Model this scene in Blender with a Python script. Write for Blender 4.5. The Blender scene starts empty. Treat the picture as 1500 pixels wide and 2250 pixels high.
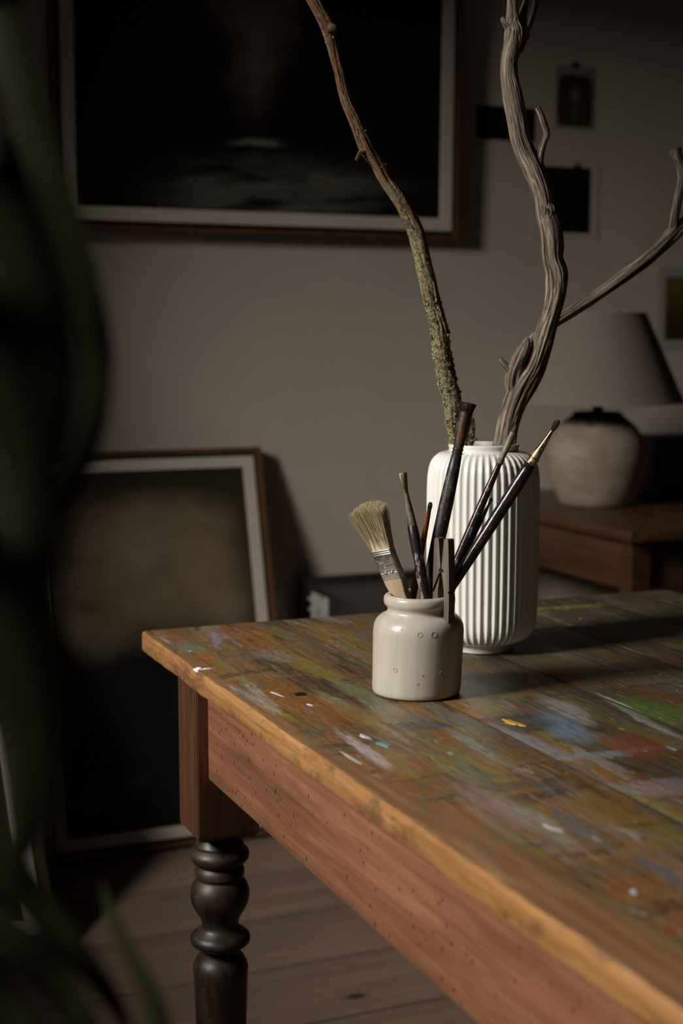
import bpy, bmesh, math, random
from mathutils import Vector, Matrix, Quaternion, noise

# ------------------------------------------------------------------ camera, light, exposure
scene = bpy.context.scene
COL = scene.collection
cd = bpy.data.cameras.new('camera')
cam = bpy.data.objects.new('camera', cd)
COL.objects.link(cam)
scene.camera = cam
cd.sensor_fit = 'VERTICAL'
cd.sensor_height = 36.0
cd.lens = 51.2
cd.clip_start = 0.02
cam.location = (0, 0, 1.155)
cam.rotation_euler = (math.radians(90 - 6.772), 0, math.radians(67.2 - 90))
cd.dof.use_dof = True
cd.dof.focus_distance = 1.66
cd.dof.aperture_fstop = 4.0

world = bpy.data.worlds.new('world')
scene.world = world
world.use_nodes = True
world.node_tree.nodes['Background'].inputs['Color'].default_value = (0.75, 0.85, 1.0, 1)
world.node_tree.nodes['Background'].inputs['Strength'].default_value = 0.06

WIN_Y0, WIN_Y1, WIN_Z0, WIN_Z1, WALL_X = -0.10, 2.50, 0.94, 2.155, -0.40
ld = bpy.data.lights.new('daylight_through_window', 'AREA')
ld.shape = 'RECTANGLE'
ld.size, ld.size_y = 0.8, 1.3
ld.energy = 208
ld.color = (1.0, 0.94, 0.86)
lamp = bpy.data.objects.new('daylight_through_window', ld)
COL.objects.link(lamp)
lamp.location = (-2.6, 1.28, 2.80)
lamp.rotation_euler = (Vector((0.9, 1.9, 0.95)) - lamp.location).to_track_quat('-Z', 'Y').to_euler()

vs = scene.view_settings
vs.view_transform = 'Standard'
vs.look = 'None'
vs.gamma = 1.0
vs.use_curve_mapping = False
vs.exposure = 0.0
scene.cycles.use_denoising = True
scene.cycles.max_bounces = 6
scene.cycles.diffuse_bounces = 3

# ------------------------------------------------------------------ helpers
random.seed(7)
PI = math.pi

def tag(o, label=None, cat=None, group=None, kind=None):
    if label: o['label'] = label
    if cat: o['category'] = cat
    if group: o['group'] = group
    if kind: o['kind'] = kind
    return o

def empty(name, loc=(0, 0, 0), rot=None, label=None, cat=None, group=None):
    o = bpy.data.objects.new(name, None)
    o.empty_display_size = 0.05
    COL.objects.link(o)
    o.location = loc
    if rot is not None:
        o.rotation_mode = 'QUATERNION'
        o.rotation_quaternion = rot
    return tag(o, label, cat, group)

class MB:
    """collects vertices and faces, then links them as one mesh object"""
    def __init__(self):
        self.v, self.f, self.lc, self.m = [], [], [], []

    def quadstrip(self, rings, closed=True, cap0=True, cap1=True, lcs=None, mi=0):
        b = len(self.v); n = len(rings[0])
        for k, rg in enumerate(rings):
            self.v.extend([tuple(p) for p in rg])
            self.lc.extend(lcs[k] if lcs else [tuple(p) for p in rg])
        for k in range(len(rings) - 1):
            for i in range(n if closed else n - 1):
                j = (i + 1) % n
                self.f.append((b + k * n + i, b + k * n + j, b + (k + 1) * n + j, b + (k + 1) * n + i))
                self.m.append(mi)
        if closed and cap0:
            self.f.append(tuple(b + i for i in reversed(range(n)))); self.m.append(mi)
        if closed and cap1:
            e = b + (len(rings) - 1) * n
            self.f.append(tuple(e + i for i in range(n))); self.m.append(mi)
        return self

    def lathe(self, prof, seg=48, rf=None, center=(0, 0), cap0=True, cap1=True, mi=0):
        rings = []
        for r, z in prof:
            rg = []
            for i in range(seg):
                t = 2 * PI * i / seg
                rr = rf(r, z, t) if rf else r
                rg.append((center[0] + rr * math.cos(t), center[1] + rr * math.sin(t), z))
            rings.append(rg)
        return self.quadstrip(rings, cap0=cap0, cap1=cap1, mi=mi)

    def box(self, x0, x1, y0, y1, z0, z1, b=0.0, mi=0):
        if b <= 0:
            s = len(self.v)
            p = [(x, y, z) for z in (z0, z1) for y in (y0, y1) for x in (x0, x1)]
            self.v += p; self.lc += p
            for q in ((0, 2, 3, 1), (4, 5, 7, 6), (0, 1, 5, 4), (2, 6, 7, 3), (0, 4, 6, 2), (1, 3, 7, 5)):
                self.f.append(tuple(s + i for i in q)); self.m.append(mi)
            return self
        bm = bmesh.new()
        bmesh.ops.create_cube(bm, size=1.0)
        for v in bm.verts:
            v.co = Vector(((x0 + x1) / 2 + v.co.x * (x1 - x0), (y0 + y1) / 2 + v.co.y * (y1 - y0), (z0 + z1) / 2 + v.co.z * (z1 - z0)))
        bmesh.ops.bevel(bm, geom=bm.edges[:], offset=b, segments=2, affect='EDGES', profile=0.5)
        return self.add_bm(bm, mi)

    def add_bm(self, bm, mi=0):
        s = len(self.v)
        bm.verts.index_update()
        for v in bm.verts:
            self.v.append(tuple(v.co)); self.lc.append(tuple(v.co))
        for f in bm.faces:
            self.f.append(tuple(s + v.index for v in f.verts)); self.m.append(mi)
        bm.free()
        return self

    def prism(self, poly, axis, a0, a1, mi=0):
        """polygon in two coordinates, extruded along the third axis"""
        def P(p, a):
            return {'x': (a, p[0], p[1]), 'y': (p[0], a, p[1]), 'z': (p[0], p[1], a)}[axis]
        return self.quadstrip([[P(p, a0) for p in poly], [P(p, a1) for p in poly]], mi=mi)

    def tube(self, pts, radii, seg=10, rf=None, cap=True, scale2=1.0, mi=0):
        pts = [Vector(p) for p in pts]
        n = len(pts)
        tang = [(pts[min(i + 1, n - 1)] - pts[max(i - 1, 0)]).normalized() for i in range(n)]
        ref = Vector((0, 0, 1)) if abs(tang[0].z) < 0.9 else Vector((1, 0, 0))
        u = (ref - tang[0] * ref.dot(tang[0])).normalized()
        rings, lcs, s = [], [], 0.0
        for i in range(n):
            u = (u - tang[i] * u.dot(tang[i])).normalized()
            w = tang[i].cross(u)
            if i: s += (pts[i] - pts[i - 1]).length
            rg, lg = [], []
            for k in range(seg):
                t = 2 * PI * k / seg
                rr = radii[i] if not rf else rf(radii[i], s, t)
                rg.append(pts[i] + u * (rr * math.cos(t)) + w * (rr * math.sin(t) * scale2))
                lg.append((radii[i] * math.cos(t), radii[i] * math.sin(t), s))
            rings.append(rg); lcs.append(lg)
        return self.quadstrip(rings, cap0=cap, cap1=cap, lcs=lcs, mi=mi)

    def build(self, name, mats, parent=None, smooth=35, loc=None):
        me = bpy.data.meshes.new(name)
        me.from_pydata(self.v, [], self.f)
        if not isinstance(mats, (list, tuple)): mats = [mats]
        for m in mats: me.materials.append(m)
        if len(mats) > 1: me.polygons.foreach_set('material_index', self.m)
        at = me.attributes.new('lc', 'FLOAT_VECTOR', 'POINT')
        at.data.foreach_set('vector', [c for p in self.lc for c in p])
        me.validate(); me.update()
        if smooth:
            me.polygons.foreach_set('use_smooth', [True] * len(me.polygons))
            me.set_sharp_from_angle(angle=math.radians(smooth))
        o = bpy.data.objects.new(name, me)
        COL.objects.link(o)
        if parent is not None: o.parent = parent
        if loc is not None: o.location = loc
        return o

def smoothpath(pr, step):
    """Catmull-Rom through (x, y, z, r) points, resampled"""
    P = [Vector(p) for p in pr]
    P = [P[0] * 2 - P[1]] + P + [P[-1] * 2 - P[-2]]
    out = []
    for i in range(1, len(P) - 2):
        a, b, c, d = P[i - 1:i + 3]
        L = (c.to_3d() - b.to_3d()).length
        n = max(2, int(L / step))
        for k in range(n):
            t = k / n
            out.append(0.5 * ((2 * b) + (c - a) * t + (2 * a - 5 * b + 4 * c - d) * t * t + (3 * b - a - 3 * c + d) * t ** 3))
    out.append(P[-2])
    return [(p[0], p[1], p[2]) for p in out], [max(p[3], 0.0004) for p in out]

class N:
    """small node-graph builder"""
    def __init__(self, name):
        self.mat = bpy.data.materials.new(name)
        self.mat.use_nodes = True
        self.t = self.mat.node_tree
        self.t.nodes.clear()
        self.out = self.t.nodes.new('ShaderNodeOutputMaterial')
        self.p = self.t.nodes.new('ShaderNodeBsdfPrincipled')
        self.t.links.new(self.p.outputs[0], self.out.inputs['Surface'])

    def n(self, kind, **kw):
        x = self.t.nodes.new(kind)
        for k, v in kw.items(): setattr(x, k, v)
        return x

    def set(self, sock, v):
        if isinstance(v, bpy.types.NodeSocket): self.t.links.new(v, sock)
        elif isinstance(v, (tuple, list)) and sock.type == 'RGBA': sock.default_value = (*v[:3], 1)
        elif isinstance(v, (int, float)) and sock.type == 'RGBA': sock.default_value = (v, v, v, 1)
        elif isinstance(v, (int, float)) and sock.type == 'VECTOR': sock.default_value = (v, v, v)
        else: sock.default_value = v

    def obj(self): return self.n('ShaderNodeTexCoord').outputs['Object']
    def pos(self): return self.n('ShaderNodeNewGeometry').outputs['Position']
    def nrm(self): return self.n('ShaderNodeNewGeometry').outputs['Normal']
    def lc(self): return self.n('ShaderNodeAttribute', attribute_name='lc').outputs['Vector']

    def map(self, v, scale=(1, 1, 1), loc=(0, 0, 0), rot=(0, 0, 0)):
        m = self.n('ShaderNodeMapping')
        self.set(m.inputs['Vector'], v)
        m.inputs['Scale'].default_value = scale
        m.inputs['Location'].default_value = loc
        m.inputs['Rotation'].default_value = rot
        return m.outputs[0]

    def noise(self, v, scale=1.0, detail=4, rough=0.55, dist=0.0):
        m = self.n('ShaderNodeTexNoise')
        self.set(m.inputs['Vector'], v)
        m.inputs['Scale'].default_value = scale
        m.inputs['Detail'].default_value = detail
        m.inputs['Roughness'].default_value = rough
        m.inputs['Distortion'].default_value = dist
        return m.outputs['Fac']

    def noisecol(self, v, scale=1.0, detail=2):
        m = self.n('ShaderNodeTexNoise')
        self.set(m.inputs['Vector'], v)
        m.inputs['Scale'].default_value = scale
        m.inputs['Detail'].default_value = detail
        return m.outputs['Color']

    def voro(self, v, scale=1.0, out='Distance', feature='F1'):
        m = self.n('ShaderNodeTexVoronoi', feature=feature)
        self.set(m.inputs['Vector'], v)
        m.inputs['Scale'].default_value = scale
        return m.outputs[out]

    def step(self, f, a, b):
        m = self.n('ShaderNodeMapRange', interpolation_type='SMOOTHSTEP')
        self.set(m.inputs['Value'], f)
        if a < b:
            m.inputs['From Min'].default_value, m.inputs['From Max'].default_value = a, b
        else:
            m.inputs['From Min'].default_value, m.inputs['From Max'].default_value = b, a
            m.inputs['To Min'].default_value, m.inputs['To Max'].default_value = 1, 0
        return m.outputs['Result']

    def ramp(self, f, stops):
        m = self.n('ShaderNodeValToRGB')
        self.set(m.inputs['Fac'], f)
        e = m.color_ramp.elements
        while len(e) < len(stops): e.new(0.5)
        for k, (p, c) in enumerate(stops):
            e[k].position = p
            e[k].color = (*c, 1) if isinstance(c, (tuple, list)) else (c, c, c, 1)
        return m.outputs['Color']

    def mix(self, f, a, b, mode='MIX'):
        m = self.n('ShaderNodeMix', data_type='RGBA', blend_type=mode)
        self.set(m.inputs['Factor'], f); self.set(m.inputs[6], a); self.set(m.inputs[7], b)
        return m.outputs[2]

    def math(self, op, a, b=0.0, c=0.0):
        m = self.n('ShaderNodeMath', operation=op)
        self.set(m.inputs[0], a); self.set(m.inputs[1], b); self.set(m.inputs[2], c)
        return m.outputs[0]

    def vmath(self, op, a, b=(0, 0, 0)):
        m = self.n('ShaderNodeVectorMath', operation=op)
        self.set(m.inputs[0], a); self.set(m.inputs[1], b)
        return m.outputs['Value'] if op in ('LENGTH', 'DISTANCE', 'DOT_PRODUCT') else m.outputs['Vector']

    def sep(self, v):
        m = self.n('ShaderNodeSeparateXYZ'); self.set(m.inputs[0], v)
        return m.outputs

    def bump(self, h, strength=0.3, dist=0.002):
        m = self.n('ShaderNodeBump')
        m.inputs['Strength'].default_value = strength
        m.inputs['Distance'].default_value = dist
        self.set(m.inputs['Height'], h)
        self.t.links.new(m.outputs[0], self.p.inputs['Normal'])

    def done(self, color, rough=0.6, metal=0.0, spec=0.5, coat=0.0):
        self.set(self.p.inputs['Base Color'], color)
        self.set(self.p.inputs['Roughness'], rough)
        self.set(self.p.inputs['Metallic'], metal)
        self.set(self.p.inputs['Specular IOR Level'], spec)
        if coat:
            self.p.inputs['Coat Weight'].default_value = coat
            self.p.inputs['Coat Roughness'].default_value = 0.08
        return self.mat

def plain(name, c, rough=0.6, metal=0.0, var=0.15, scale=30, spec=0.5, bump=0.0):
    g = N(name)
    f = g.noise(g.obj(), scale, 4)
    lo = tuple(max(0, q * (1 - var)) for q in c); hi = tuple(q * (1 + var) for q in c)
    if bump: g.bump(f, bump, 0.002)
    return g.done(g.ramp(f, [(0.3, lo), (0.7, hi)]), rough, metal, spec)

def wood(name, dark, light, axis='y', rough=0.5, grain=70, spec=0.5, coord='obj', worm=0, bump=0.15, stain=0.35, stain_col=None):
    g = N(name)
    v = g.obj() if coord == 'obj' else g.lc()
    s = {'x': (0.06, 1, 1), 'y': (1, 0.06, 1), 'z': (1, 1, 0.06)}[axis]
    a = g.noise(g.map(v, s), grain, 6, 0.62, 0.6)
    b = g.noise(g.map(v, s), grain * 3.4, 3, 0.6)
    f = g.math('ADD', g.math('MULTIPLY', a, 0.7), g.math('MULTIPLY', b, 0.3))
    c = g.ramp(f, [(0.33, dark), (0.5, tuple((p + q) / 2 for p, q in zip(dark, light))), (0.66, light)])
    st = g.noise(v, 9, 4, 0.6, 0.4)
    c = g.mix(g.math('MULTIPLY', g.step(st, 0.5, 0.72), stain), c, stain_col or tuple(q * 0.5 for q in dark))
    h = f
    if worm:
        mv = g.map(v, (1, 1, 0.55))
        d = g.voro(mv, worm)
        rc = g.n('ShaderNodeTexVoronoi'); g.set(rc.inputs['Vector'], mv); rc.inputs['Scale'].default_value = worm
        pick = g.sep(rc.outputs['Color'])
        clus = g.step(g.noise(v, 9, 2), 0.36, 0.52)
        hole = g.math('MULTIPLY', g.step(d, 0.19, 0.13), g.math('MULTIPLY', g.step(pick[0], 0.42, 0.44), clus))
        c = g.mix(hole, c, (0.012, 0.006, 0.004))
        h = g.math('SUBTRACT', f, hole)
    g.bump(h, bump, 0.001)
    return g.done(c, rough, 0, spec)

# measured centre lines (x, y, z, radius) and brush ends, in metres
LICHEN_PATH = [(0.6379, 1.6702, 1.6063, 0.0075), (0.6485, 1.6679, 1.5809, 0.0081), (0.6656, 1.6673, 1.5561, 0.0084), (0.6742, 1.6655, 1.5407, 0.0081), (0.6818, 1.6641, 1.5264, 0.0084), (0.6874, 1.6635, 1.5071, 0.0071), (0.6921, 1.6633, 1.4889, 0.0066), (0.6963, 1.6634, 1.4733, 0.0068), (0.7045, 1.6617, 1.4426, 0.0069), (0.7153, 1.659, 1.4181, 0.0077), (0.7226, 1.6578, 1.4017, 0.0083), (0.7315, 1.6558, 1.383, 0.0086), (0.7419, 1.6533, 1.368, 0.0078), (0.7513, 1.6511, 1.3514, 0.0083), (0.7628, 1.6481, 1.3346, 0.0081), (0.7739, 1.6452, 1.3178, 0.0084), (0.7824, 1.6435, 1.301, 0.0092), (0.7899, 1.6421, 1.284, 0.0098), (0.7949, 1.6418, 1.267, 0.0101), (0.7993, 1.6418, 1.2499, 0.0096), (0.8064, 1.6406, 1.2239, 0.0104), (0.8104, 1.6407, 1.2066, 0.0105), (0.8154, 1.6404, 1.1893, 0.0102), (0.8216, 1.6396, 1.1663, 0.0111), (0.8251, 1.64, 1.1426, 0.0111), (0.8297, 1.6398, 1.1193, 0.0114), (0.8349, 1.6395, 1.096, 0.0114), (0.8405, 1.6389, 1.0771, 0.0109), (0.8425, 1.6399, 1.0552, 0.01), (0.8451, 1.6406, 1.0362, 0.0086), (0.8481, 1.6412, 1.0234, 0.0086), (0.8527, 1.641, 1.003, 0.0087), (0.8912, 1.6074, 0.85, 0.0075), (0.8992, 1.6124, 0.775, 0.007)]
LICHEN_STUB = [(0.8655, 1.6331, 1.0551, 0.0026), (0.8651, 1.6333, 1.0436, 0.004), (0.8641, 1.6337, 1.0321, 0.0043), (0.8621, 1.6345, 1.02, 0.0043), (0.858, 1.6363, 1.0032, 0.0043)]
LICHEN_SPRIG = [(0.8642, 1.6337, 1.0275, 0.0023), (0.8665, 1.6283, 1.0283, 0.0017), (0.8693, 1.625, 1.0302, 0.0006)]
LICHEN_TWIG = [(0.7279, 1.6519, 1.3834, 0.0039), (0.7205, 1.6528, 1.38, 0.003), (0.7167, 1.6523, 1.3749, 0.0025), (0.7138, 1.6513, 1.3692, 0.0019)]
LICHEN_KNOB = [(0.68, 1.6569, 1.5227, 0.006), (0.6847, 1.6527, 1.5223, 0.0049), (0.6884, 1.6501, 1.5211, 0.0024)]
DRIFT_PATH = [(0.8837, 1.5929, 1.6071, 0.0044), (0.888, 1.5933, 1.5866, 0.0049), (0.8928, 1.5945, 1.5661, 0.0055), (0.8945, 1.596, 1.548, 0.0066), (0.8961, 1.5975, 1.5378, 0.0088), (0.8998, 1.5992, 1.5261, 0.0121), (0.8985, 1.6009, 1.5092, 0.0111), (0.8957, 1.6032, 1.4916, 0.0102), (0.8964, 1.6041, 1.4735, 0.0105), (0.9002, 1.6036, 1.4559, 0.0117), (0.9036, 1.6034, 1.4381, 0.0117), (0.9079, 1.6027, 1.4198, 0.0117), (0.9118, 1.6023, 1.402, 0.012), (0.9183, 1.6007, 1.3841, 0.012), (0.9278, 1.5978, 1.3655, 0.0126), (0.9359, 1.5956, 1.3475, 0.0118), (0.9419, 1.5943, 1.3294, 0.0118), (0.9453, 1.594, 1.3107, 0.0121), (0.9508, 1.5928, 1.2924, 0.0133), (0.9538, 1.5928, 1.2741, 0.0136), (0.9552, 1.5933, 1.2552, 0.013), (0.9602, 1.5924, 1.2368, 0.0136), (0.961, 1.5932, 1.2183, 0.0125), (0.9588, 1.5953, 1.1992, 0.0117), (0.9554, 1.5979, 1.1805, 0.0117), (0.9515, 1.6007, 1.1647, 0.0123), (0.9465, 1.6039, 1.1425, 0.0126), (0.9395, 1.6081, 1.1191, 0.0138), (0.9276, 1.6142, 1.0956, 0.0155), (0.9179, 1.6195, 1.0714, 0.0144), (0.9118, 1.6232, 1.0477, 0.0136), (0.9083, 1.6258, 1.0239, 0.0133), (0.9048, 1.6284, 1.0023, 0.0122), (0.8792, 1.6374, 0.85, 0.01), (0.8592, 1.6394, 0.775, 0.009)]
DRIFT_PRONG_B = [(0.9041, 1.6017, 1.5044, 0.0083), (0.9114, 1.6008, 1.5263, 0.0094), (0.9178, 1.6003, 1.5454, 0.01), (0.9236, 1.6, 1.5646, 0.0094), (0.9304, 1.5993, 1.5891, 0.0083), (0.9382, 1.596, 1.6131, 0.0072)]
DRIFT_NUB = [(0.8937, 1.5996, 1.5289, 0.0055), (0.8865, 1.6004, 1.536, 0.0036), (0.8829, 1.6009, 1.5411, 0.0022)]
DRIFT_NUB_B = [(0.912, 1.5984, 1.5248, 0.0055), (0.9161, 1.5966, 1.5194, 0.0033), (0.9177, 1.596, 1.5173, 0.0017)]
DRIFT_TWIG = [(0.9319, 1.5944, 1.3516, 0.0022), (0.9321, 1.5921, 1.3679, 0.0053), (0.934, 1.5913, 1.381, 0.0048), (0.9364, 1.5881, 1.3939, 0.0039), (0.9398, 1.5867, 1.4042, 0.0039), (0.9355, 1.5863, 1.4165, 0.0036), (0.9307, 1.5872, 1.4283, 0.0033), (0.9265, 1.5879, 1.4357, 0.0031)]
DRIFT_STUB = [(0.926, 1.6185, 1.0632, 0.0029), (0.9206, 1.6186, 1.0777, 0.0063), (0.9152, 1.6177, 1.095, 0.0092), (0.9145, 1.6147, 1.1111, 0.0097), (0.9181, 1.611, 1.1266, 0.0092), (0.9237, 1.6087, 1.1408, 0.0077), (0.9272, 1.6072, 1.151, 0.0051), (0.9287, 1.6065, 1.1573, 0.002)]
DRIFT_SPIKE = [(0.9124, 1.6167, 1.1111, 0.0069), (0.9055, 1.6174, 1.1203, 0.004), (0.9002, 1.6185, 1.1254, 0.0037), (0.8969, 1.6199, 1.1306, 0.0026)]
DRIFT_ARM = [(0.9251, 1.6211, 1.1293, 0.0058), (0.9487, 1.6307, 1.1533, 0.0058), (0.9718, 1.634, 1.1683, 0.0064), (0.9936, 1.6335, 1.1818, 0.0067), (1.0289, 1.636, 1.2001, 0.0071), (1.0651, 1.6392, 1.2205, 0.0074), (1.0957, 1.6416, 1.2388, 0.0081), (1.1259, 1.643, 1.2578, 0.0081), (1.1486, 1.6443, 1.275, 0.0082), (1.1708, 1.6458, 1.2935, 0.0097), (1.187, 1.6466, 1.3072, 0.0082), (1.2128, 1.6477, 1.3249, 0.0076), (1.2499, 1.6483, 1.3413, 0.0068)]
DRIFT_ARM_TWIG = [(1.1719, 1.6454, 1.2953, 0.0073), (1.1721, 1.6453, 1.3084, 0.0061), (1.1739, 1.6445, 1.3263, 0.0054), (1.1762, 1.6435, 1.3441, 0.0054), (1.179, 1.6423, 1.3649, 0.0048), (1.1775, 1.643, 1.3826, 0.006), (1.1733, 1.6447, 1.3944, 0.0078), (1.1703, 1.646, 1.4045, 0.009)]
BRUSH = {'flat': ((0.7302, 1.4634, 0.7695), (0.6434, 1.462, 0.9724)), 'small': ((0.7181, 1.4191, 0.7695), (0.685, 1.4553, 1.0088)), 'orange': ((0.6939, 1.4852, 0.7693), (0.7194, 1.4539, 0.974)), 'black': ((0.6934, 1.4573, 0.7693), (0.7578, 1.4399, 1.0852)), 'thin': ((0.6884, 1.4568, 0.7695), (0.807, 1.4171, 1.0616)), 'gold': ((0.6703, 1.4574, 0.7697), (0.8387, 1.3799, 1.0673)), 'tiny': ((0.6931, 1.4649, 0.7692), (0.7827, 1.4273, 0.9791))}
PLANT_BASE = (-0.220, 0.620)
LEAVES = [[(-0.22, 0.62, 1.29, 0.004), (-0.0561, 0.6472, 1.3949, 0.008), (0.1078, 0.6744, 1.3149, 0.01), (0.118, 0.6679, 1.2974, 0.0096), (0.1233, 0.6504, 1.2641, 0.0091), (0.1281, 0.6332, 1.231, 0.0085), (0.1331, 0.6166, 1.2033, 0.008), (0.139, 0.5986, 1.1677, 0.0071), (0.1413, 0.5949, 1.1461, 0.0064), (0.136, 0.5829, 1.1206, 0.0055), (0.1282, 0.5834, 1.0992, 0.0044), (0.118, 0.5853, 1.0808, 0.0026), (0.1116, 0.5866, 1.0699, 0.0007)], [(-0.22, 0.62, 1.29, 0.004), (-0.0628, 0.6539, 1.37, 0.0066), (0.0944, 0.6877, 1.2052, 0.0083), (0.1072, 0.669, 1.1863, 0.0081), (0.1129, 0.6531, 1.1659, 0.008), (0.1156, 0.6382, 1.1442, 0.0075), (0.116, 0.6234, 1.1156, 0.0066), (0.1141, 0.6098, 1.0878, 0.0053), (0.1097, 0.5972, 1.061, 0.0037), (0.106, 0.5956, 1.0368, 0.0009)], [(-0.22, 0.62, 1.18, 0.004), (-0.0697, 0.6406, 1.26, 0.0064), (0.0806, 0.6613, 1.1242, 0.008), (0.0967, 0.6416, 1.1091, 0.0083), (0.1084, 0.6229, 1.0867, 0.0085), (0.1141, 0.6058, 1.0575, 0.008), (0.1151, 0.5906, 1.0275, 0.0071), (0.1145, 0.5868, 0.9958, 0.0056), (0.1114, 0.5843, 0.966, 0.0034), (0.1089, 0.5832, 0.9493, 0.0008)], [(-0.22, 0.62, 0.95, 0.004), (-0.0783, 0.6229, 0.9916, 0.0068), (0.0634, 0.6257, 0.9616, 0.0085), (0.0795, 0.6072, 0.9553, 0.0088), (0.0963, 0.5872, 0.9399, 0.0086), (0.111, 0.5784, 0.9195, 0.0075), (0.1235, 0.5602, 0.9033, 0.0059), (0.1338, 0.5537, 0.8868, 0.0037), (0.1407, 0.5487, 0.8703, 0.0009)], [(-0.22, 0.62, 0.95, 0.004), (-0.0802, 0.6107, 0.98, 0.0069), (0.0596, 0.6015, 0.9306, 0.0086), (0.0786, 0.5819, 0.9252, 0.0092), (0.0966, 0.562, 0.9147, 0.0094), (0.1109, 0.5539, 0.8985, 0.0083), (0.1181, 0.5385, 0.887, 0.0061), (0.1239, 0.5338, 0.8693, 0.0011)], [(-0.22, 0.62, 0.95, 0.004), (-0.0817, 0.5994, 0.98, 0.0072), (0.0565, 0.5789, 0.9147, 0.0091), (0.0732, 0.5603, 0.91, 0.0096), (0.0874, 0.5526, 0.8959, 0.0096), (0.0979, 0.5355, 0.883, 0.007), (0.1037, 0.5311, 0.8674, 0.0014)], [(-0.22, 0.62, 0.5, 0.004), (-0.0626, 0.5842, 0.6516, 0.0043), (0.0949, 0.5484, 0.8031, 0.0054), (0.1235, 0.56, 0.8171, 0.0067), (0.1485, 0.5733, 0.8327, 0.0066), (0.162, 0.5918, 0.8501, 0.006), (0.1608, 0.6052, 0.8655, 0.0053), (0.1555, 0.6201, 0.8795, 0.0041), (0.1519, 0.6342, 0.892, 0.0025), (0.1509, 0.6469, 0.9028, 0.0006)], [(-0.22, 0.62, 1.18, 0.004), (-0.0779, 0.6289, 1.21, 0.0062), (0.0642, 0.6378, 1.0578, 0.0077), (0.0818, 0.6177, 1.0443, 0.0084), (0.095, 0.5986, 1.0237, 0.0083), (0.1022, 0.5915, 0.9921, 0.0075), (0.1015, 0.5769, 0.9618, 0.0055), (0.0994, 0.5743, 0.9344, 0.0015)], [(-0.22, 0.62, 1.29, 0.004), (-0.0877, 0.4841, 1.32, 0.005), (0.0446, 0.3483, 1.2057, 0.0062), (0.0537, 0.3434, 1.1975, 0.0072), (0.0617, 0.3384, 1.1852, 0.0076), (0.0666, 0.3341, 1.1678, 0.0076), (0.0686, 0.3309, 1.1494, 0.0068), (0.0673, 0.3291, 1.1309, 0.0054), (0.0643, 0.3285, 1.1166, 0.0031), (0.062, 0.3284, 1.1084, 0.0006)], [(-0.22, 0.62, 1.29, 0.004), (-0.0903, 0.4832, 1.32, 0.005), (0.0393, 0.3464, 1.1739, 0.0062), (0.0494, 0.3411, 1.1658, 0.0072), (0.0583, 0.3355, 1.1514, 0.0076), (0.0631, 0.3311, 1.133, 0.0072), (0.0646, 0.328, 1.1135, 0.0062), (0.0633, 0.3262, 1.0951, 0.0041), (0.0608, 0.3256, 1.0828, 0.0008)], [(-0.22, 0.62, 1.18, 0.004), (-0.0926, 0.4806, 1.21, 0.005), (0.0349, 0.3411, 1.1186, 0.0062), (0.0459, 0.3354, 1.1105, 0.0072), (0.0567, 0.3291, 1.0961, 0.0076), (0.062, 0.3245, 1.0777, 0.0072), (0.0631, 0.3216, 1.0593, 0.0058), (0.0614, 0.3205, 1.0449, 0.0035), (0.0596, 0.3202, 1.0367, 0.0006)]]

def part(root, mb, name, mats, smooth=35, parent=None):
    """geometry given in world coordinates, hung under a root (or under a part of that root)"""
    o = mb.build(name, mats, parent or root, smooth)
    if parent is None: o.location = -root.location
    return o

# ------------------------------------------------------------------ materials of the setting
def wall_material():
    g = N('plaster_wall')
    v = g.pos()
    a = g.noise(v, 2.2, 5, 0.6)
    b = g.noise(v, 60, 4, 0.6)
    c = g.ramp(a, [(0.35, (0.47, 0.405, 0.342)), (0.65, (0.53, 0.458, 0.39))])
    g.bump(g.math('ADD', g.math('MULTIPLY', a, 2.0), b), 0.12, 0.002)
    return g.done(c, 0.9, 0, 0.2)

M_WALL = wall_material()
M_CEIL = plain('ceiling_paint', (0.12, 0.10, 0.085), 0.9, var=0.05, scale=4)
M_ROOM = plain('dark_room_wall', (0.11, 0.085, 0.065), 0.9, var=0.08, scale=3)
M_TRIM = plain('trim_paint', (0.38, 0.35, 0.31), 0.5, var=0.06, scale=8)

def floor_material():
    g = N('pine_floor')
    v = g.obj()
    rnd = g.n('ShaderNodeObjectInfo').outputs['Random']
    v = g.vmath('ADD', v, g.vmath('MULTIPLY', g.n('ShaderNodeCombineXYZ').outputs[0], (1, 1, 1)))
    sh = g.n('ShaderNodeCombineXYZ'); g.set(sh.inputs[0], g.math('MULTIPLY', rnd, 13.0)); g.set(sh.inputs[1], g.math('MULTIPLY', rnd, 7.0))
    v = g.vmath('ADD', v, sh.outputs[0])
    a = g.noise(g.map(v, (0.09, 1, 1)), 26, 5, 0.6, 1.2)
    b = g.noise(g.map(v, (0.05, 1, 1)), 110, 3, 0.6)
    f = g.math('ADD', g.math('MULTIPLY', a, 0.65), g.math('MULTIPLY', b, 0.35))
    c = g.ramp(f, [(0.3, (0.165, 0.104, 0.073)), (0.52, (0.205, 0.135, 0.097)), (0.7, (0.24, 0.163, 0.12))])
    d = g.voro(g.map(v, (0.9, 1.6, 1)), 4.6)
    c = g.mix(g.step(d, 0.095, 0.045), c, (0.03, 0.017, 0.012))
    c = g.mix(g.math('MULTIPLY', g.step(d, 0.17, 0.07), 0.35), c, (0.08, 0.05, 0.035))
    st = g.noise(v, 2.5, 4)
    c = g.mix(g.math('MULTIPLY', g.step(st, 0.5, 0.75), 0.4), c, (0.10, 0.07, 0.055))
    g.bump(f, 0.15, 0.002)
    return g.done(c, g.ramp(st, [(0.3, 0.42), (0.7, 0.6)]), 0, 0.45)

M_FLOOR = floor_material()
M_SUB = plain('dark_joint', (0.012, 0.009, 0.007), 0.9)

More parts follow.
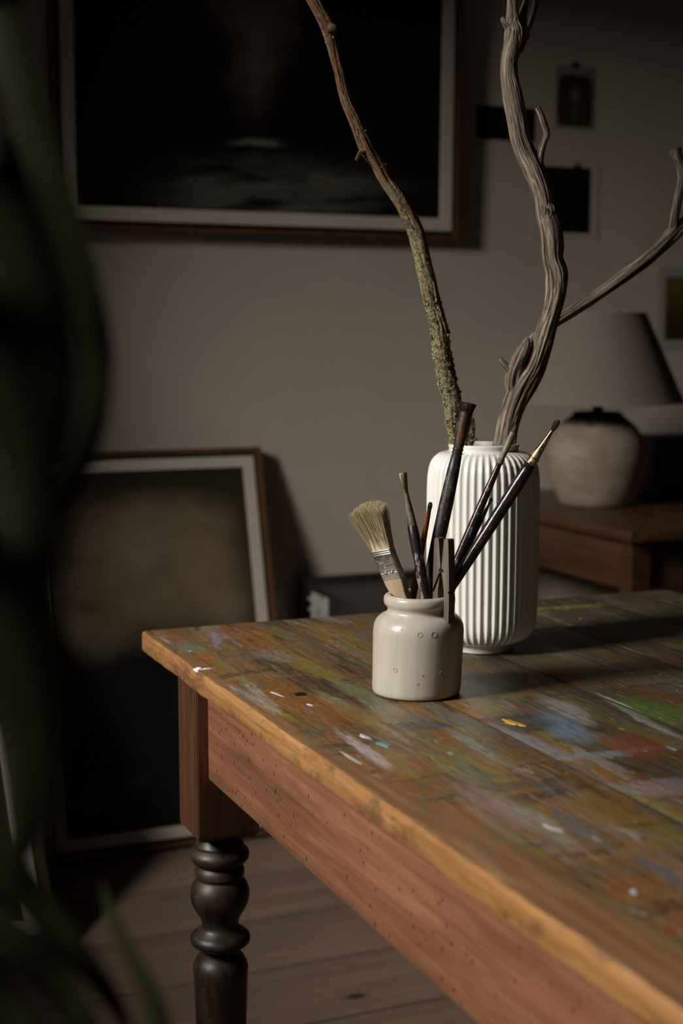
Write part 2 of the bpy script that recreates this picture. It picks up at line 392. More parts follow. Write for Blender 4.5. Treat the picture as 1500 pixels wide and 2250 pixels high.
# ------------------------------------------------------------------ room shell
X0, X1, Y0, Y1, H = WALL_X, 3.55, -1.7, 3.36, 2.62

def struct(name, mb, m, parent=None, smooth=0):
    o = mb.build(name, m, parent, smooth)
    if parent is None: o['kind'] = 'structure'
    return o

fl = struct('floor', MB().box(X0 - .1, X1 + .1, Y0 - .1, Y1 + .1, -0.10, -0.022), M_SUB)
yy = 2.1935 - 0.2285 * 17
k = 0
while yy < Y1:
    a, b = max(yy, Y0), min(yy + 0.2285, Y1)
    if b - a > 0.02:
        struct('plank', MB().box(X0, X1, a + 0.0032, b - 0.0032, -0.022, 0.0 + random.uniform(-.0008, 0), 0.003), M_FLOOR, fl, 30)
    yy += 0.2285
struct('ceiling', MB().box(X0 - .1, X1 + .1, Y0 - .1, Y1 + .1, H, H + .1), M_CEIL)
struct('wall_back', MB().box(X0 - .1, X1 + .1, Y1, Y1 + .1, -.1, H), M_WALL)
struct('wall_right', MB().box(X1, X1 + .1, Y0, Y1, -.1, H), M_ROOM)
struct('wall_front', MB().box(X0 - .1, X1 + .1, Y0 - .1, Y0, -.1, H), M_ROOM)
wl = MB()
wl.box(X0 - .12, X0, Y0, WIN_Y0, -.1, H).box(X0 - .12, X0, WIN_Y1, Y1, -.1, H)
wl.box(X0 - .12, X0, WIN_Y0, WIN_Y1, -.1, WIN_Z0).box(X0 - .12, X0, WIN_Y0, WIN_Y1, WIN_Z1, H)
struct('wall_left', wl, M_ROOM)
wf = MB()
t = 0.035
wf.box(X0 - .10, X0 - .04, WIN_Y0, WIN_Y0 + t, WIN_Z0, WIN_Z1, .004).box(X0 - .10, X0 - .04, WIN_Y1 - t, WIN_Y1, WIN_Z0, WIN_Z1, .004)
wf.box(X0 - .10, X0 - .04, WIN_Y0 + t, WIN_Y1 - t, WIN_Z0, WIN_Z0 + t, .004).box(X0 - .10, X0 - .04, WIN_Y0 + t, WIN_Y1 - t, WIN_Z1 - t, WIN_Z1, .004)
wo = struct('window_1', wf, M_TRIM, None, 30)
struct('window_sill', MB().box(X0 - .04, X0 + .07, WIN_Y0 - .04, WIN_Y1 + .04, WIN_Z0 - .03, WIN_Z0 - .001, .004), M_TRIM, wo, 30)
struct('baseboard_back', MB().prism([(Y1 - .016, 0.0), (Y1, 0.0), (Y1, .11), (Y1 - .010, .11), (Y1 - .016, .10)], 'x', X0, X1), M_TRIM, None, 20)

# ------------------------------------------------------------------ framed pictures
M_FRAME = wood('walnut_frame', (0.06, 0.026, 0.011), (0.145, 0.066, 0.026), 'z', 0.45, 60)
M_FRAMEDK = wood('dark_frame_wood', (0.03, 0.015, 0.008), (0.07, 0.034, 0.016), 'z', 0.5, 60)
M_LINER = plain('pale_liner', (0.55, 0.48, 0.42), 0.75, var=0.05, scale=20)
M_GAP = plain('shadow_gap_black', (0.01, 0.008, 0.007), 0.9)
M_BACK = plain('backing_board', (0.06, 0.045, 0.03), 0.9)

def canvas_landscape(w):
    g = N('painting_dark_landscape')
    v = g.obj(); s = g.sep(v)
    wob = g.noise(g.map(v, (6, 6, 6)), 1.0, 6, 0.62)
    wv = g.math('SUBTRACT', wob, 0.5)
    u = g.math('ADD', g.math('DIVIDE', s[0], w), 0.5); z = s[2]
    gap = g.math('ABSOLUTE', g.math('SUBTRACT', u, 0.47))
    lim = g.math('ADD', g.math('MULTIPLY', g.math('SUBTRACT', z, 0.24), 0.42), g.math('MULTIPLY', wv, 0.26))
    sky = g.step(g.math('SUBTRACT', lim, gap), -0.05, 0.09)
    skyc = g.ramp(g.noise(v, 5, 4), [(0.35, (0.075, 0.052, 0.035)), (0.7, (0.14, 0.105, 0.08))])
    c = g.mix(sky, (0.0035, 0.003, 0.0025), skyc)
    st = g.noise(g.map(v, (2.0, 1, 9)), 2.2, 6, 0.6, 0.5)
    du = g.math('DIVIDE', g.math('SUBTRACT', u, 0.55), 0.48)
    dz = g.math('DIVIDE', g.math('SUBTRACT', z, 0.095), 0.12)
    el = g.math('SQRT', g.math('ADD', g.math('MULTIPLY', du, du), g.math('MULTIPLY', dz, dz)))
    fld = g.math('MULTIPLY', g.step(el, 1.0, 0.2), g.step(st, 0.33, 0.66))
    c = g.mix(fld, c, (0.115, 0.115, 0.082))
    glint = g.math('MULTIPLY', g.step(g.math('ABSOLUTE', g.math('SUBTRACT', g.math('ADD', z, g.math('MULTIPLY', wv, 0.05)), 0.21)), 0.012, 0.0), g.step(gap, 0.10, 0.02))
    c = g.mix(glint, c, (0.16, 0.16, 0.15))
    return g.done(c, 0.6, 0, 0.25)

def canvas_cloud(w, h):
    g = N('painting_ochre_cloud')
    v = g.obj(); s = g.sep(v)
    wob = g.noise(v, 3.2, 6, 0.55, 0.2)
    wv = g.math('SUBTRACT', wob, 0.5)
    u = g.math('ADD', g.math('DIVIDE', s[0], w), 0.5); z = g.math('ADD', g.math('DIVIDE', s[2], h), g.math('MULTIPLY', wv, 0.16))
    up = g.step(z, 0.50, 0.70)
    tone = g.ramp(g.noise(g.map(v, (1, 1, 1.6)), 3.2, 6, 0.55, 0.2), [(0.3, (0.085, 0.058, 0.03)), (0.5, (0.175, 0.13, 0.075)), (0.68, (0.25, 0.195, 0.125))])
    edge = g.math('MULTIPLY', g.step(g.math('ADD', u, g.math('MULTIPLY', wv, 0.2)), 1.03, 0.86), g.step(z, 1.04, 0.93))
    tone = g.mix(edge, (0.028, 0.024, 0.012), tone)
    c = g.mix(up, (0.006, 0.005, 0.004), tone)
    low = g.math('MULTIPLY', g.step(g.math('ABSOLUTE', g.math('SUBTRACT', z, 0.16)), 0.07, 0.0), g.step(g.noise(v, 9, 4), 0.45, 0.7))
    c = g.mix(low, c, (0.035, 0.036, 0.017))
    return g.done(c, 0.55, 0, 0.3)

def framed(name, loc, w, h, rot, canvas, label, rail=0.012, gap=0.009, liner=0.028, depth=0.035, frame_mat=None, group=None):
    """picture facing -y, origin at the middle of its bottom back edge"""
    root = empty(name, loc, rot, label, 'picture', group)
    fm = frame_mat or M_FRAME
    a, b = w / 2, w / 2 - rail
    for poly, ax in (([(-a, 0), (a, 0), (b, rail), (-b, rail)], 0), ([(-a, h), (-b, h - rail), (b, h - rail), (a, h)], 0),
                     ([(-a, 0), (-b, rail), (-b, h - rail), (-a, h)], 0), ([(a, 0), (a, h), (b, h - rail), (b, rail)], 0)):
        m = MB(); m.prism(poly, 'y', -depth, 0)
        m.build('frame_rail', fm, root, 20)
    MB().box(-b, b, -0.010, -0.002, rail, h - rail).build('backing_board', M_GAP, root, 0)
    o, i = w / 2 - rail - gap, w / 2 - rail - gap - liner
    zo, zi = rail + gap, rail + gap + liner
    m = MB(); y0, y1 = -depth + 0.004, -0.010
    for poly in ([(-o, zo), (o, zo), (i, zi), (-i, zi)], [(-o, h - zo), (-i, h - zi), (i, h - zi), (o, h - zo)],
                 [(-o, zo), (-i, zi), (-i, h - zi), (-o, h - zo)], [(o, zo), (o, h - zo), (i, h - zi), (i, zi)]):
        m.prism(poly, 'y', y0, y1)
    m.build('liner', M_LINER, root, 20)
    MB().box(-i, i, -depth + 0.010, -0.010, zi, h - zi).build('canvas', canvas, root, 0)
    return root

def qx(deg): return Quaternion((1, 0, 0), math.radians(deg))

framed('framed_painting', (1.205, 3.355, 1.403), 1.022, 0.76, qx(0.9), canvas_landscape(0.9),
       'large dark landscape painting in thin walnut frame hanging on the wall', rail=0.012, gap=0.010, liner=0.030, depth=0.040)
framed('framed_painting', (0.893, 3.123, 0.0), 0.585, 0.918, qx(-14.7), canvas_cloud(0.49, 0.81),
       'framed painting of ochre cloud over black, standing on floor against wall', rail=0.013, gap=0.008, liner=0.026, depth=0.032)
g_ = N('painting_black_brown')
fcol = g_.ramp(g_.noise(g_.obj(), 5, 5), [(0.35, (0.006, 0.005, 0.004)), (0.7, (0.02, 0.014, 0.01))])
framed('framed_painting', (0.218, 2.66, 0.0), 0.62, 1.085, qx(-40), g_.done(fcol, 0.6, 0, 0.3),
       'black painting with pale border tilted far back behind the green plant', rail=0.02, gap=0.004, liner=0.03, depth=0.035, frame_mat=M_FRAMEDK)

# small prints on the wall
def card(name, x0, x1, z0, z1, label, m, cat='print', border=None, inset=0.0, group=None, thick=0.0012):
    root = empty(name, ((x0 + x1) / 2, Y1, z0), None, label, cat, group)
    w, h = x1 - x0, z1 - z0
    if border:
        MB().box(-w / 2, w / 2, -thick - .0006, -.0006, 0, h).build('paper', border, root, 0)
        if not isinstance(inset, tuple): inset = (inset,) * 4
        MB().box(-w / 2 + inset[0], w / 2 - inset[1], -thick - .0012, -thick - .0006, inset[2], h - inset[3]).build('image', m, root, 0)
    else:
        MB().box(-w / 2, w / 2, -thick - .0006, -.0006, 0, h).build('image', m, root, 0)
    return root, w, h

def clip(root, h, x=0.0, s=1.0):
    m = MB()
    m.prism([(-.004 - .0005, h - .006 * s), (-.0005, h - .006 * s), (-.0012, h + .008 * s), (-.0032, h + .008 * s)], 'x', x - .011 * s, x + .011 * s)
    c = m.build('clip', M_CLIP, root, 30)
    m = MB()
    pts = [(x - .006 * s, -.0022, h + .007 * s), (x - .006 * s, -.0022, h + .014 * s), (x, -.0022, h + .018 * s), (x + .006 * s, -.0022, h + .014 * s), (x + .006 * s, -.0022, h + .007 * s)]
    m.tube(pts, [.0009] * 5, 6)
    m.build('clip_wire', M_CLIP, c, 40)

M_CLIP = plain('black_metal_clip', (0.012, 0.011, 0.010), 0.35, 0.3)
M_PAPER = plain('aged_paper', (0.24, 0.205, 0.17), 0.85, var=0.06, scale=25)
M_PAPER2 = plain('pale_paper', (0.36, 0.32, 0.29), 0.85, var=0.05, scale=25)
M_BLKPRINT = plain('near_black_print', (0.006, 0.0055, 0.005), 0.6, var=0.4, scale=25, spec=0.2)

def portrait_material(w, h):
    g = N('print_vignette_portrait')
    s = g.sep(g.obj())
    wv = g.math('MULTIPLY', g.math('SUBTRACT', g.noise(g.obj(), 40, 4), 0.5), 0.25)
    def ell(cx, cz, rx, rz):
        a = g.math('DIVIDE', g.math('SUBTRACT', s[0], cx), rx); b = g.math('DIVIDE', g.math('SUBTRACT', s[2], cz), rz)
        return g.math('ADD', g.math('SQRT', g.math('ADD', g.math('MULTIPLY', a, a), g.math('MULTIPLY', b, b))), wv)
    ax = g.math('POWER', g.math('ABSOLUTE', g.math('DIVIDE', s[0], w * .52)), 5.0)
    az = g.math('POWER', g.math('ABSOLUTE', g.math('DIVIDE', g.math('SUBTRACT', s[2], h * .5), h * .53)), 5.0)
    box = g.step(g.math('ADD', g.math('ADD', ax, az), wv), 0.95, 0.7)
    c = g.mix(box, (0.22, 0.19, 0.155), (0.028, 0.028, 0.024))
    c = g.mix(g.step(ell(0, h * .64, w * .17, h * .17), 1.1, 0.6), c, (0.13, 0.11, 0.085))
    c = g.mix(g.step(ell(0, h * .30, w * .10, h * .22), 1.1, 0.5), c, (0.085, 0.075, 0.058))
    return g.done(c, 0.8, 0, 0.2)

def landscape_print():
    g = N('print_olive_landscape')
    s = g.sep(g.obj())
    z = g.math('ADD', s[2], g.math('MULTIPLY', g.math('SUBTRACT', g.noise(g.obj(), 30, 4), 0.5), 0.02))
    c = g.ramp(g.math('DIVIDE', z, 0.2), [(0.0, (0.035, 0.018, 0.006)), (0.45, (0.05, 0.026, 0.008)), (0.6, (0.08, 0.06, 0.012)), (1.0, (0.12, 0.095, 0.014))])
    return g.done(c, 0.6, 0, 0.3)

r_, w_, h_ = card('wall_print', 1.782, 1.953, 1.661, 1.745, 'small wide black print pinned up beside the large painting frame', M_BLKPRINT)
MB().tube([(-.012, -.0018, h_ - .004), (-.012, -.004, h_ - .004), (-.012, -.006, h_ - .004), (-.012, -.009, h_ - .004)], [.0045, .0045, .002, .003], 12).build('pin', M_CLIP, r_, 40)
r_, w_, h_ = card('wall_print', 2.012, 2.131, 1.700, 1.860, 'small vignetted portrait print on cream paper held by a clip', portrait_material(.105, .135), border=M_PAPER, inset=(.004, .004, .008, .014))
clip(r_, h_, 0, .8)
r_, w_, h_ = card('wall_print', 1.945, 2.150, 1.418, 1.612, 'square black print on pale paper held by a black clip', M_BLKPRINT, border=M_WALL, inset=(.030, .026, .014, .010))
clip(r_, h_ - .012, .035, 1.0)
card('wall_print', 2.345, 2.560, 1.125, 1.350, 'olive and brown landscape print with white border above the lamp', landscape_print(), border=M_PAPER2, inset=(.024, .024, .028, .026))
card('wall_print', 0.592, 0.645, 1.474, 1.593, 'tiny upright black picture on the wall behind the green leaves', M_BLKPRINT, thick=.012)

# ------------------------------------------------------------------ the painter's table
TX0, TX1, TY0, TY1, TZ = 0.505, 1.364, 0.06, 1.915, 0.76
TH = 0.028

def tabletop_material():
    g = N('paint_worn_tabletop')
    v = g.obj()
    s = g.sep(v)
    warp = g.vmath('MULTIPLY', g.vmath('SUBTRACT', g.noisecol(v, 14, 4), (0.5, 0.5, 0.5)), (0.022, 0.05, 0))
    pd = g.vmath('ADD', v, warp)
    warp2 = g.vmath('MULTIPLY', g.vmath('SUBTRACT', g.noisecol(g.map(v, (3, 1, 1)), 50, 4), (0.5, 0.5, 0.5)), (0.008, 0.030, 0))
    pd2 = g.vmath('ADD', pd, warp2)
    grain = g.noise(g.map(v, (1, 0.05, 1)), 120, 6, 0.65, 0.5)
    dryY = g.noise(g.map(pd2, (330, 7, 1)), 1.0, 5, 0.7)
    dryX = g.noise(g.map(pd2, (7, 300, 1), (3, 5, 0)), 1.0, 5, 0.7)
    wood_ = g.ramp(grain, [(0.3, (0.075, 0.034, 0.011)), (0.5, (0.185, 0.088, 0.026)), (0.7, (0.30, 0.155, 0.05))])
    c = wood_

    def streak(scale, off, lo, hi, col, amt, det=5, dry=0.6):
        """a layer of dragged paint: long smears with dry-brush streaks inside"""
        nonlocal c
        m = g.step(g.noise(g.map(pd2, scale, off), 1.0, det, 0.6, 0.2), lo, hi)
        d = g.step(dryY if scale[0] > scale[1] else dryX, 0.36, 0.56)
        m = g.math('MULTIPLY', m, g.math('ADD', g.math('MULTIPLY', d, dry), 1 - dry))
        c = g.mix(g.math('MULTIPLY', m, amt), c, col)

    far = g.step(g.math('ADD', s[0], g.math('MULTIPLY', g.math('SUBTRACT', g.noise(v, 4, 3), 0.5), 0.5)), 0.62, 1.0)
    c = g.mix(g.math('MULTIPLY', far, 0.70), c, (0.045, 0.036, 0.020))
    # broad glazes, strokes along the boards, then across them
    streak((12, 1.6, 1), (3, 1, 0), 0.47, 0.60, (0.14, 0.125, 0.062), 0.7, dry=.35)
    streak((2.2, 17, 1), (2, 7, 0), 0.50, 0.62, (0.105, 0.085, 0.050), 0.6, dry=.4)
    streak((17, 2.4, 1), (8, 4, 0), 0.50, 0.60, (0.225, 0.092, 0.014), 0.85)
    streak((20, 3.0, 1), (1, 9, 0), 0.53, 0.63, (0.038, 0.026, 0.017), 0.85)
    streak((3.0, 26, 1), (6, 3, 0), 0.55, 0.64, (0.11, 0.105, 0.068), 0.65)
    streak((26, 3.0, 1), (5, 2, 0), 0.55, 0.63, (0.20, 0.165, 0.024), 0.8)
    streak((22, 2.6, 1), (15, 6, 0), 0.55, 0.63, (0.115, 0.125, 0.08), 0.65)
    streak((34, 3.4, 1), (12, 3, 0), 0.56, 0.63, (0.21, 0.185, 0.165), 0.5)
    streak((24, 3.6, 1), (6, 13, 0), 0.58, 0.65, (0.215, 0.065, 0.018), 0.8)
    streak((4.0, 34, 1), (9, 1, 0), 0.57, 0.65, (0.040, 0.033, 0.024), 0.75)
    streak((28, 4.0, 1), (2, 21, 0), 0.59, 0.66, (0.085, 0.125, 0.165), 0.65)
    streak((4.5, 40, 1), (1, 31, 0), 0.60, 0.67, (0.23, 0.16, 0.09), 0.5)
    streak((46, 5.0, 1), (7, 17, 0), 0.59, 0.66, (0.36, 0.32, 0.29), 0.55)
    streak((60, 6.0, 1), (27, 7, 0), 0.60, 0.66, (0.028, 0.02, 0.015), 0.75)

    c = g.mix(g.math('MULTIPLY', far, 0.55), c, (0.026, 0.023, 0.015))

    def blob(cx, cy, rx, ry, col, amt, rot=0.0, p=pd2, soft=0.45):
        nonlocal c
        m = g.vmath('LENGTH', g.map(g.vmath('SUBTRACT', p, (cx, cy, TZ)), (1 / rx, 1 / ry, 0), (0, 0, 0), (0, 0, 0)) if not rot else
                    g.map(g.map(g.vmath('SUBTRACT', p, (cx, cy, TZ)), (1, 1, 0), (0, 0, 0), (0, 0, rot)), (1 / rx, 1 / ry, 0)))
        brk = g.step(dryY, 0.32, 0.52)
        c = g.mix(g.math('MULTIPLY', g.math('MULTIPLY', g.step(m, 1.0, soft), amt), brk), c, col)

    blob(0.775, 1.262, 0.030, 0.080, (0.13, 0.20, 0.27), 0.9, 0.15)
    blob(0.745, 1.290, 0.045, 0.055, (0.030, 0.028, 0.030), 0.8)
    blob(0.715, 1.215, 0.016, 0.100, (0.16, 0.18, 0.205), 0.75, -0.1)
    blob(0.765, 1.155, 0.080, 0.016, (0.20, 0.23, 0.26), 0.7)
    blob(0.895, 1.275, 0.045, 0.075, (0.065, 0.125, 0.022), 0.75)
    blob(0.945, 1.235, 0.050, 0.05, (0.13, 0.14, 0.02), 0.6)
    blob(0.805, 1.170, 0.036, 0.062, (0.17, 0.045, 0.016), 0.9, 0.2)
    blob(0.860, 1.450, 0.060, 0.07, (0.16, 0.055, 0.02), 0.8)
    blob(0.800, 1.420, 0.05, 0.05, (0.17, 0.13, 0.03), 0.7)
    blob(1.055, 1.465, 0.035, 0.03, (0.13, 0.055, 0.07), 0.85)
    blob(0.815, 1.315, 0.020, 0.080, (0.26, 0.26, 0.25), 0.8, 0.1)
    blob(0.870, 1.260, 0.010, 0.130, (0.33, 0.35, 0.30), 0.8, 0.12)
    blob(0.583, 1.815, 0.008, 0.075, (0.25, 0.20, 0.27), 0.9, 0.25)
    blob(0.540, 1.722, 0.018, 0.038, (0.33, 0.10, 0.025), 0.85)
    blob(0.535, 1.775, 0.020, 0.040, (0.16, 0.18, 0.12), 0.8)
    blob(0.553, 1.262, 0.011, 0.085, (0.42, 0.36, 0.35), 0.9, 0.05)
    blob(0.585, 1.062, 0.022, 0.080, (0.25, 0.15, 0.125), 0.8)
    blob(0.598, 1.015, 0.020, 0.100, (0.27, 0.235, 0.195), 0.65)
    blob(0.665, 1.010, 0.030, 0.07, (0.20, 0.11, 0.018), 0.7)
    blob(0.745, 1.045, 0.060, 0.03, (0.21, 0.18, 0.20), 0.6, 0.2)
    blob(1.130, 1.835, 0.110, 0.016, (0.17, 0.19, 0.03), 0.8)
    blob(1.020, 1.800, 0.09, 0.03, (0.16, 0.15, 0.06), 0.6)
    blob(0.640, 1.600, 0.012, 0.12, (0.19, 0.18, 0.03), 0.7)
    blob(0.620, 1.690, 0.03, 0.05, (0.24, 0.22, 0.20), 0.6)
    blob(0.640, 1.450, 0.020, 0.12, (0.15, 0.165, 0.085), 0.75)
    blob(0.600, 1.390, 0.014, 0.14, (0.20, 0.17, 0.035), 0.6)
    blob(0.690, 1.330, 0.018, 0.10, (0.19, 0.18, 0.13), 0.7)
    blob(0.660, 1.220, 0.010, 0.10, (0.22, 0.25, 0.19), 0.7)
    # dark cracks and pencil lines across the boards
    for (cx, cy, rx, ry, rot) in ((0.575, 1.150, 0.048, 0.0016, -0.25), (0.675, 1.155, 0.055, 0.0022, 0.12), (0.675, 0.970, 0.075, 0.0020, 0.1),
                                  (0.545, 0.905, 0.05, 0.0022, 0.5), (0.560, 0.880, 0.004, 0.05, 0.0), (0.553, 0.815, 0.0018, 0.06, 0.0), (0.522, 0.925, 0.003, 0.05, 0.1)):
        blob(cx, cy, rx, ry, (0.016, 0.011, 0.008), 0.85, rot, pd if rx > .01 else v, 0.2)
    # dry scratches and pale flecks
    sc = g.noise(g.map(pd2, (150, 10, 1)), 1.0, 5, 0.6)
    c = g.mix(g.math('MULTIPLY', g.step(sc, 0.66, 0.72), 0.55), c, (0.36, 0.30, 0.23))
    fl_ = g.noise(g.map(pd2, (90, 30, 1), (4, 4, 0)), 1.0, 4, 0.55)
    c = g.mix(g.math('MULTIPLY', g.step(fl_, 0.69, 0.73), 0.8), c, (0.45, 0.42, 0.40))
    s2 = g.noise(g.map(pd, (420, 9, 1), (11, 3, 0)), 1.0, 3, 0.5)
    c = g.mix(g.math('MULTIPLY', g.math('MULTIPLY', g.step(s2, 0.66, 0.70), g.step(g.noise(v, 18, 3), 0.45, 0.6)), 0.8), c, (0.48, 0.33, 0.21))
    dk = g.noise(g.map(pd2, (70, 22, 1), (9, 2, 0)), 1.0, 5, 0.6)
    c = g.mix(g.math('MULTIPLY', g.step(dk, 0.64, 0.72), 0.7), c, (0.018, 0.013, 0.010))
    fine = g.noise(g.map(v, (400, 60, 1)), 1.0, 4, 0.7)
    c = g.mix(0.55, c, g.mix(1.0, c, g.ramp(fine, [(0.3, 0.45), (0.7, 1.6)]), 'MULTIPLY'))
    # worn bare wood along the long front edge and on the cut sides
    ex = g.math('ADD', s[0], g.math('MULTIPLY', g.math('SUBTRACT', g.noise(g.map(v, (30, 9, 1)), 1.0, 6, 0.7), 0.5), 0.05))
    near = g.step(s[1], 1.35, 0.85)
    ex = g.math('SUBTRACT', ex, g.math('MULTIPLY', near, 0.045))
    bare = g.ramp(grain, [(0.3, (0.125, 0.062, 0.026)), (0.55, (0.215, 0.115, 0.048)), (0.75, (0.30, 0.17, 0.075))])
    c = g.mix(g.math('MULTIPLY', g.step(ex, 0.524, 0.506), 0.85), c, bare)
    nz = g.math('ADD', g.sep(g.nrm())[2], g.math('MULTIPLY', g.math('SUBTRACT', g.noise(g.map(v, (60, 14, 60)), 1.0, 5, 0.7), 0.5), 0.9))
    side = g.step(nz, 0.85, 0.55)
    sg = g.noise(g.map(v, (1, 0.05, 1)), 90, 6, 0.6, 0.8)
    sidec = g.ramp(sg, [(0.3, (0.20, 0.092, 0.032)), (0.5, (0.345, 0.175, 0.060)), (0.7, (0.45, 0.25, 0.095))])
    d1 = g.noise(g.map(v, (1, 14, 30)), 1.0, 5, 0.65)
    sidec = g.mix(g.math('MULTIPLY', g.step(d1, 0.52, 0.68), 0.65), sidec, (0.10, 0.055, 0.03))
    d2 = g.noise(g.map(v, (1, 70, 45)), 1.0, 4, 0.6)
    sidec = g.mix(g.math('MULTIPLY', g.step(d2, 0.66, 0.72), 0.8), sidec, (0.03, 0.018, 0.012))
    outer = g.math('MAXIMUM', g.step(s[0], TX0 + .013, TX0 + .008), g.math('MAXIMUM', g.step(s[0], TX1 - .013, TX1 - .008), g.step(s[1], TY1 - .013, TY1 - .008)))
    sidec = g.mix(outer, (0.03, 0.02, 0.013), sidec)
    c = g.mix(side, c, sidec)
    rg = g.math('ADD', g.math('MULTIPLY', g.noise(g.map(pd2, (20, 5, 1)), 1.0, 4), 0.35), 0.28)
    hh = g.math('ADD', g.math('MULTIPLY', grain, 0.6), g.math('ADD', g.math('MULTIPLY', sc, 0.5), g.math('MULTIPLY', fine, 0.4)))
    g.bump(hh, 0.35, 0.0012)
    return g.done(c, rg, 0, 0.5)

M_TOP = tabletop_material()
M_APRON = wood('worm_eaten_apron_wood', (0.135, 0.056, 0.026), (0.30, 0.138, 0.068), 'y', 0.5, 60, worm=125, stain=0.25, stain_col=(0.12, 0.045, 0.03))
M_LEGW = wood('red_brown_leg_wood', (0.038, 0.015, 0.008), (0.125, 0.050, 0.024), 'z', 0.42, 55, stain=0.6)
def turned_material():
    g = N('dark_varnished_turned_leg')
    v = g.obj()
    a = g.noise(g.map(v, (1, 1, 0.2)), 60, 5, 0.65)
    b = g.noise(v, 90, 5, 0.7)
    c = g.ramp(a, [(0.35, (0.009, 0.006, 0.004)), (0.65, (0.032, 0.019, 0.010))])
    c = g.mix(g.math('MULTIPLY', g.step(b, 0.6, 0.72), 0.6), c, (0.11, 0.06, 0.026))
    g.bump(a, 0.15, 0.001)
    return g.done(c, g.ramp(a, [(0.3, 0.40), (0.7, 0.58)]), 0, 0.5)
M_TURN = turned_material()

table = empty('work_table', (0.935, 0.99, 0.0), None, 'old wooden work table with paint-stained plank top and turned legs', 'table')
seams = [TX0, 0.7075, 0.880, 1.048, 1.205, TX1]
for bi in range(5):
    xa, xb = seams[bi] + (0.0 if bi == 0 else 0.0009), seams[bi + 1] - (0.0 if bi == 4 else 0.0009)
    rings = []
    ny = 170
    dz = (0.0, -.0004, .0003, -.0002, 0.0)[bi]
    for k in range(ny + 1):
        y = TY0 + (TY1 - TY0) * k / ny
        end = max(0.0, 1 - (TY1 - y) / 0.010)
        rg = []
        bl = 0.0045 if bi == 0 else 0.0008
        br = 0.0045 if bi == 4 else 0.0008
        jl = (noise.noise((y * 40, 1.3, 0)) * .0016 + noise.noise((y * 140, 5.3, 0)) * .0009 + noise.noise((y * 7, 9, 0)) * .0022) if bi == 0 else 0
        jw = (abs(noise.noise((y * 60, 3.1, 0))) * .004) if bi == 0 else 0
        xl = xa + jl + (end ** 2) * (.007 if bi == 0 else 0)
        xr = xb - (end ** 2) * (.007 if bi == 4 else 0)
        yw = y + (noise.noise((xa * 9, k, 2)) * 0.0)
        zt, zb = TZ + dz - end ** 2 * .003, TZ - TH + end ** 2 * .002
        if bi == 0: zb += noise.noise((y * 9, 4.4, 0)) * .0012
        rg += [(xl, yw, zb + bl * .7), (xl + bl * .5, yw, zb), (xr - br * .5, yw, zb), (xr, yw, zb + br * .7)]
        rg += [(xr, yw, zt - br), (xr - br * .3, yw, zt - br * .3), (xr - br, yw, zt)]
        for q in (0.75, 0.5, 0.25):
            rg.append((xl + (xr - xl) * q, yw, zt))
        rg += [(xl + bl + jw, yw, zt), (xl + bl * .35 + jw * .4, yw, zt - bl * .25), (xl, yw, zt - bl * .95)]
        if 0.0 < TY1 - y < 1e-6 or k == ny:
            rg = [(x, TY1 - noise.noise((x * 30, 7, 1)) * .0012, z) for x, _, z in rg]
        rings.append(rg)
    m = MB(); m.quadstrip(rings)
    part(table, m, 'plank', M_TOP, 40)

# aprons
m = MB(); m.box(0.536, 0.556, 0.27, 1.708, 0.604, 0.7315, .0025); part(table, m, 'apron', M_APRON)
m = MB(); m.box(1.313, 1.333, 0.27, 1.708, 0.604, 0.7315, .0025); part(table, m, 'apron', M_APRON)
m = MB(); m.box(0.604, 1.265, 1.757, 1.777, 0.604, 0.7315, .0025); part(table, m, 'apron', M_LEGW)
m = MB(); m.box(0.604, 1.265, 0.201, 0.221, 0.604, 0.7315, .0025); part(table, m, 'apron', M_LEGW)

def leg_mesh(cx, cy):
    h = 0.041
    m = MB()
    prof = [(0.0, 0.0), (.022, 0.0), (.024, .02), (.028, .10), (.0333, .2575), (.0355, .325), (.0362, .336), (.035, .342), (.030, .3515), (.020, .3565), (.0195, .360),
            (.026, .364), (.034, .3675), (.0385, .3715), (.0393, .3757), (.0385, .380), (.034, .3845), (.027, .389), (.0242, .394), (.0245, .401), (.028, .4085), (.0335, .4175),
            (.0373, .426), (.0389, .4335), (.0383, .442), (.0355, .450), (.0318, .4555), (.030, .4575), (.0302, .461), (.0322, .4625), (.0322, .470), (.0305, .4725),
            (.0282, .4755), (.0296, .4775), (.034, .480), (.038, .485), (.0390, .490), (.038, .4945), (.034, .4985), (.0318, .5005), (.0318, .504), (.0305, .5055), (.027, .511), (.0235, .517), (.0235, .524)]
    m.lathe(prof, 56, center=(cx, cy))
    return m

for (lx, ly) in ((0.563, 1.749), (1.306, 1.749), (0.563, 0.229), (1.306, 0.229)):
    h = 0.041
    bm = bmesh.new()
    bmesh.ops.create_cube(bm, size=1.0)
    for v in bm.verts:
        v.co = Vector((lx + v.co.x * 2 * h, ly + v.co.y * 2 * h, 0.6255 + v.co.z * 0.212))
    bmesh.ops.bevel(bm, geom=[e for e in bm.edges if all(v.co.z < .53 for v in e.verts)], offset=0.012, segments=3, affect='EDGES', profile=0.6)
    bmesh.ops.bevel(bm, geom=[e for e in bm.edges if abs(e.verts[0].co.z - e.verts[1].co.z) > .1], offset=0.0015, segments=2, affect='EDGES')
    lo = part(table, MB().add_bm(bm), 'leg', M_LEGW)
    t_ = leg_mesh(lx, ly).build('turned_shaft', M_TURN, lo, 40)

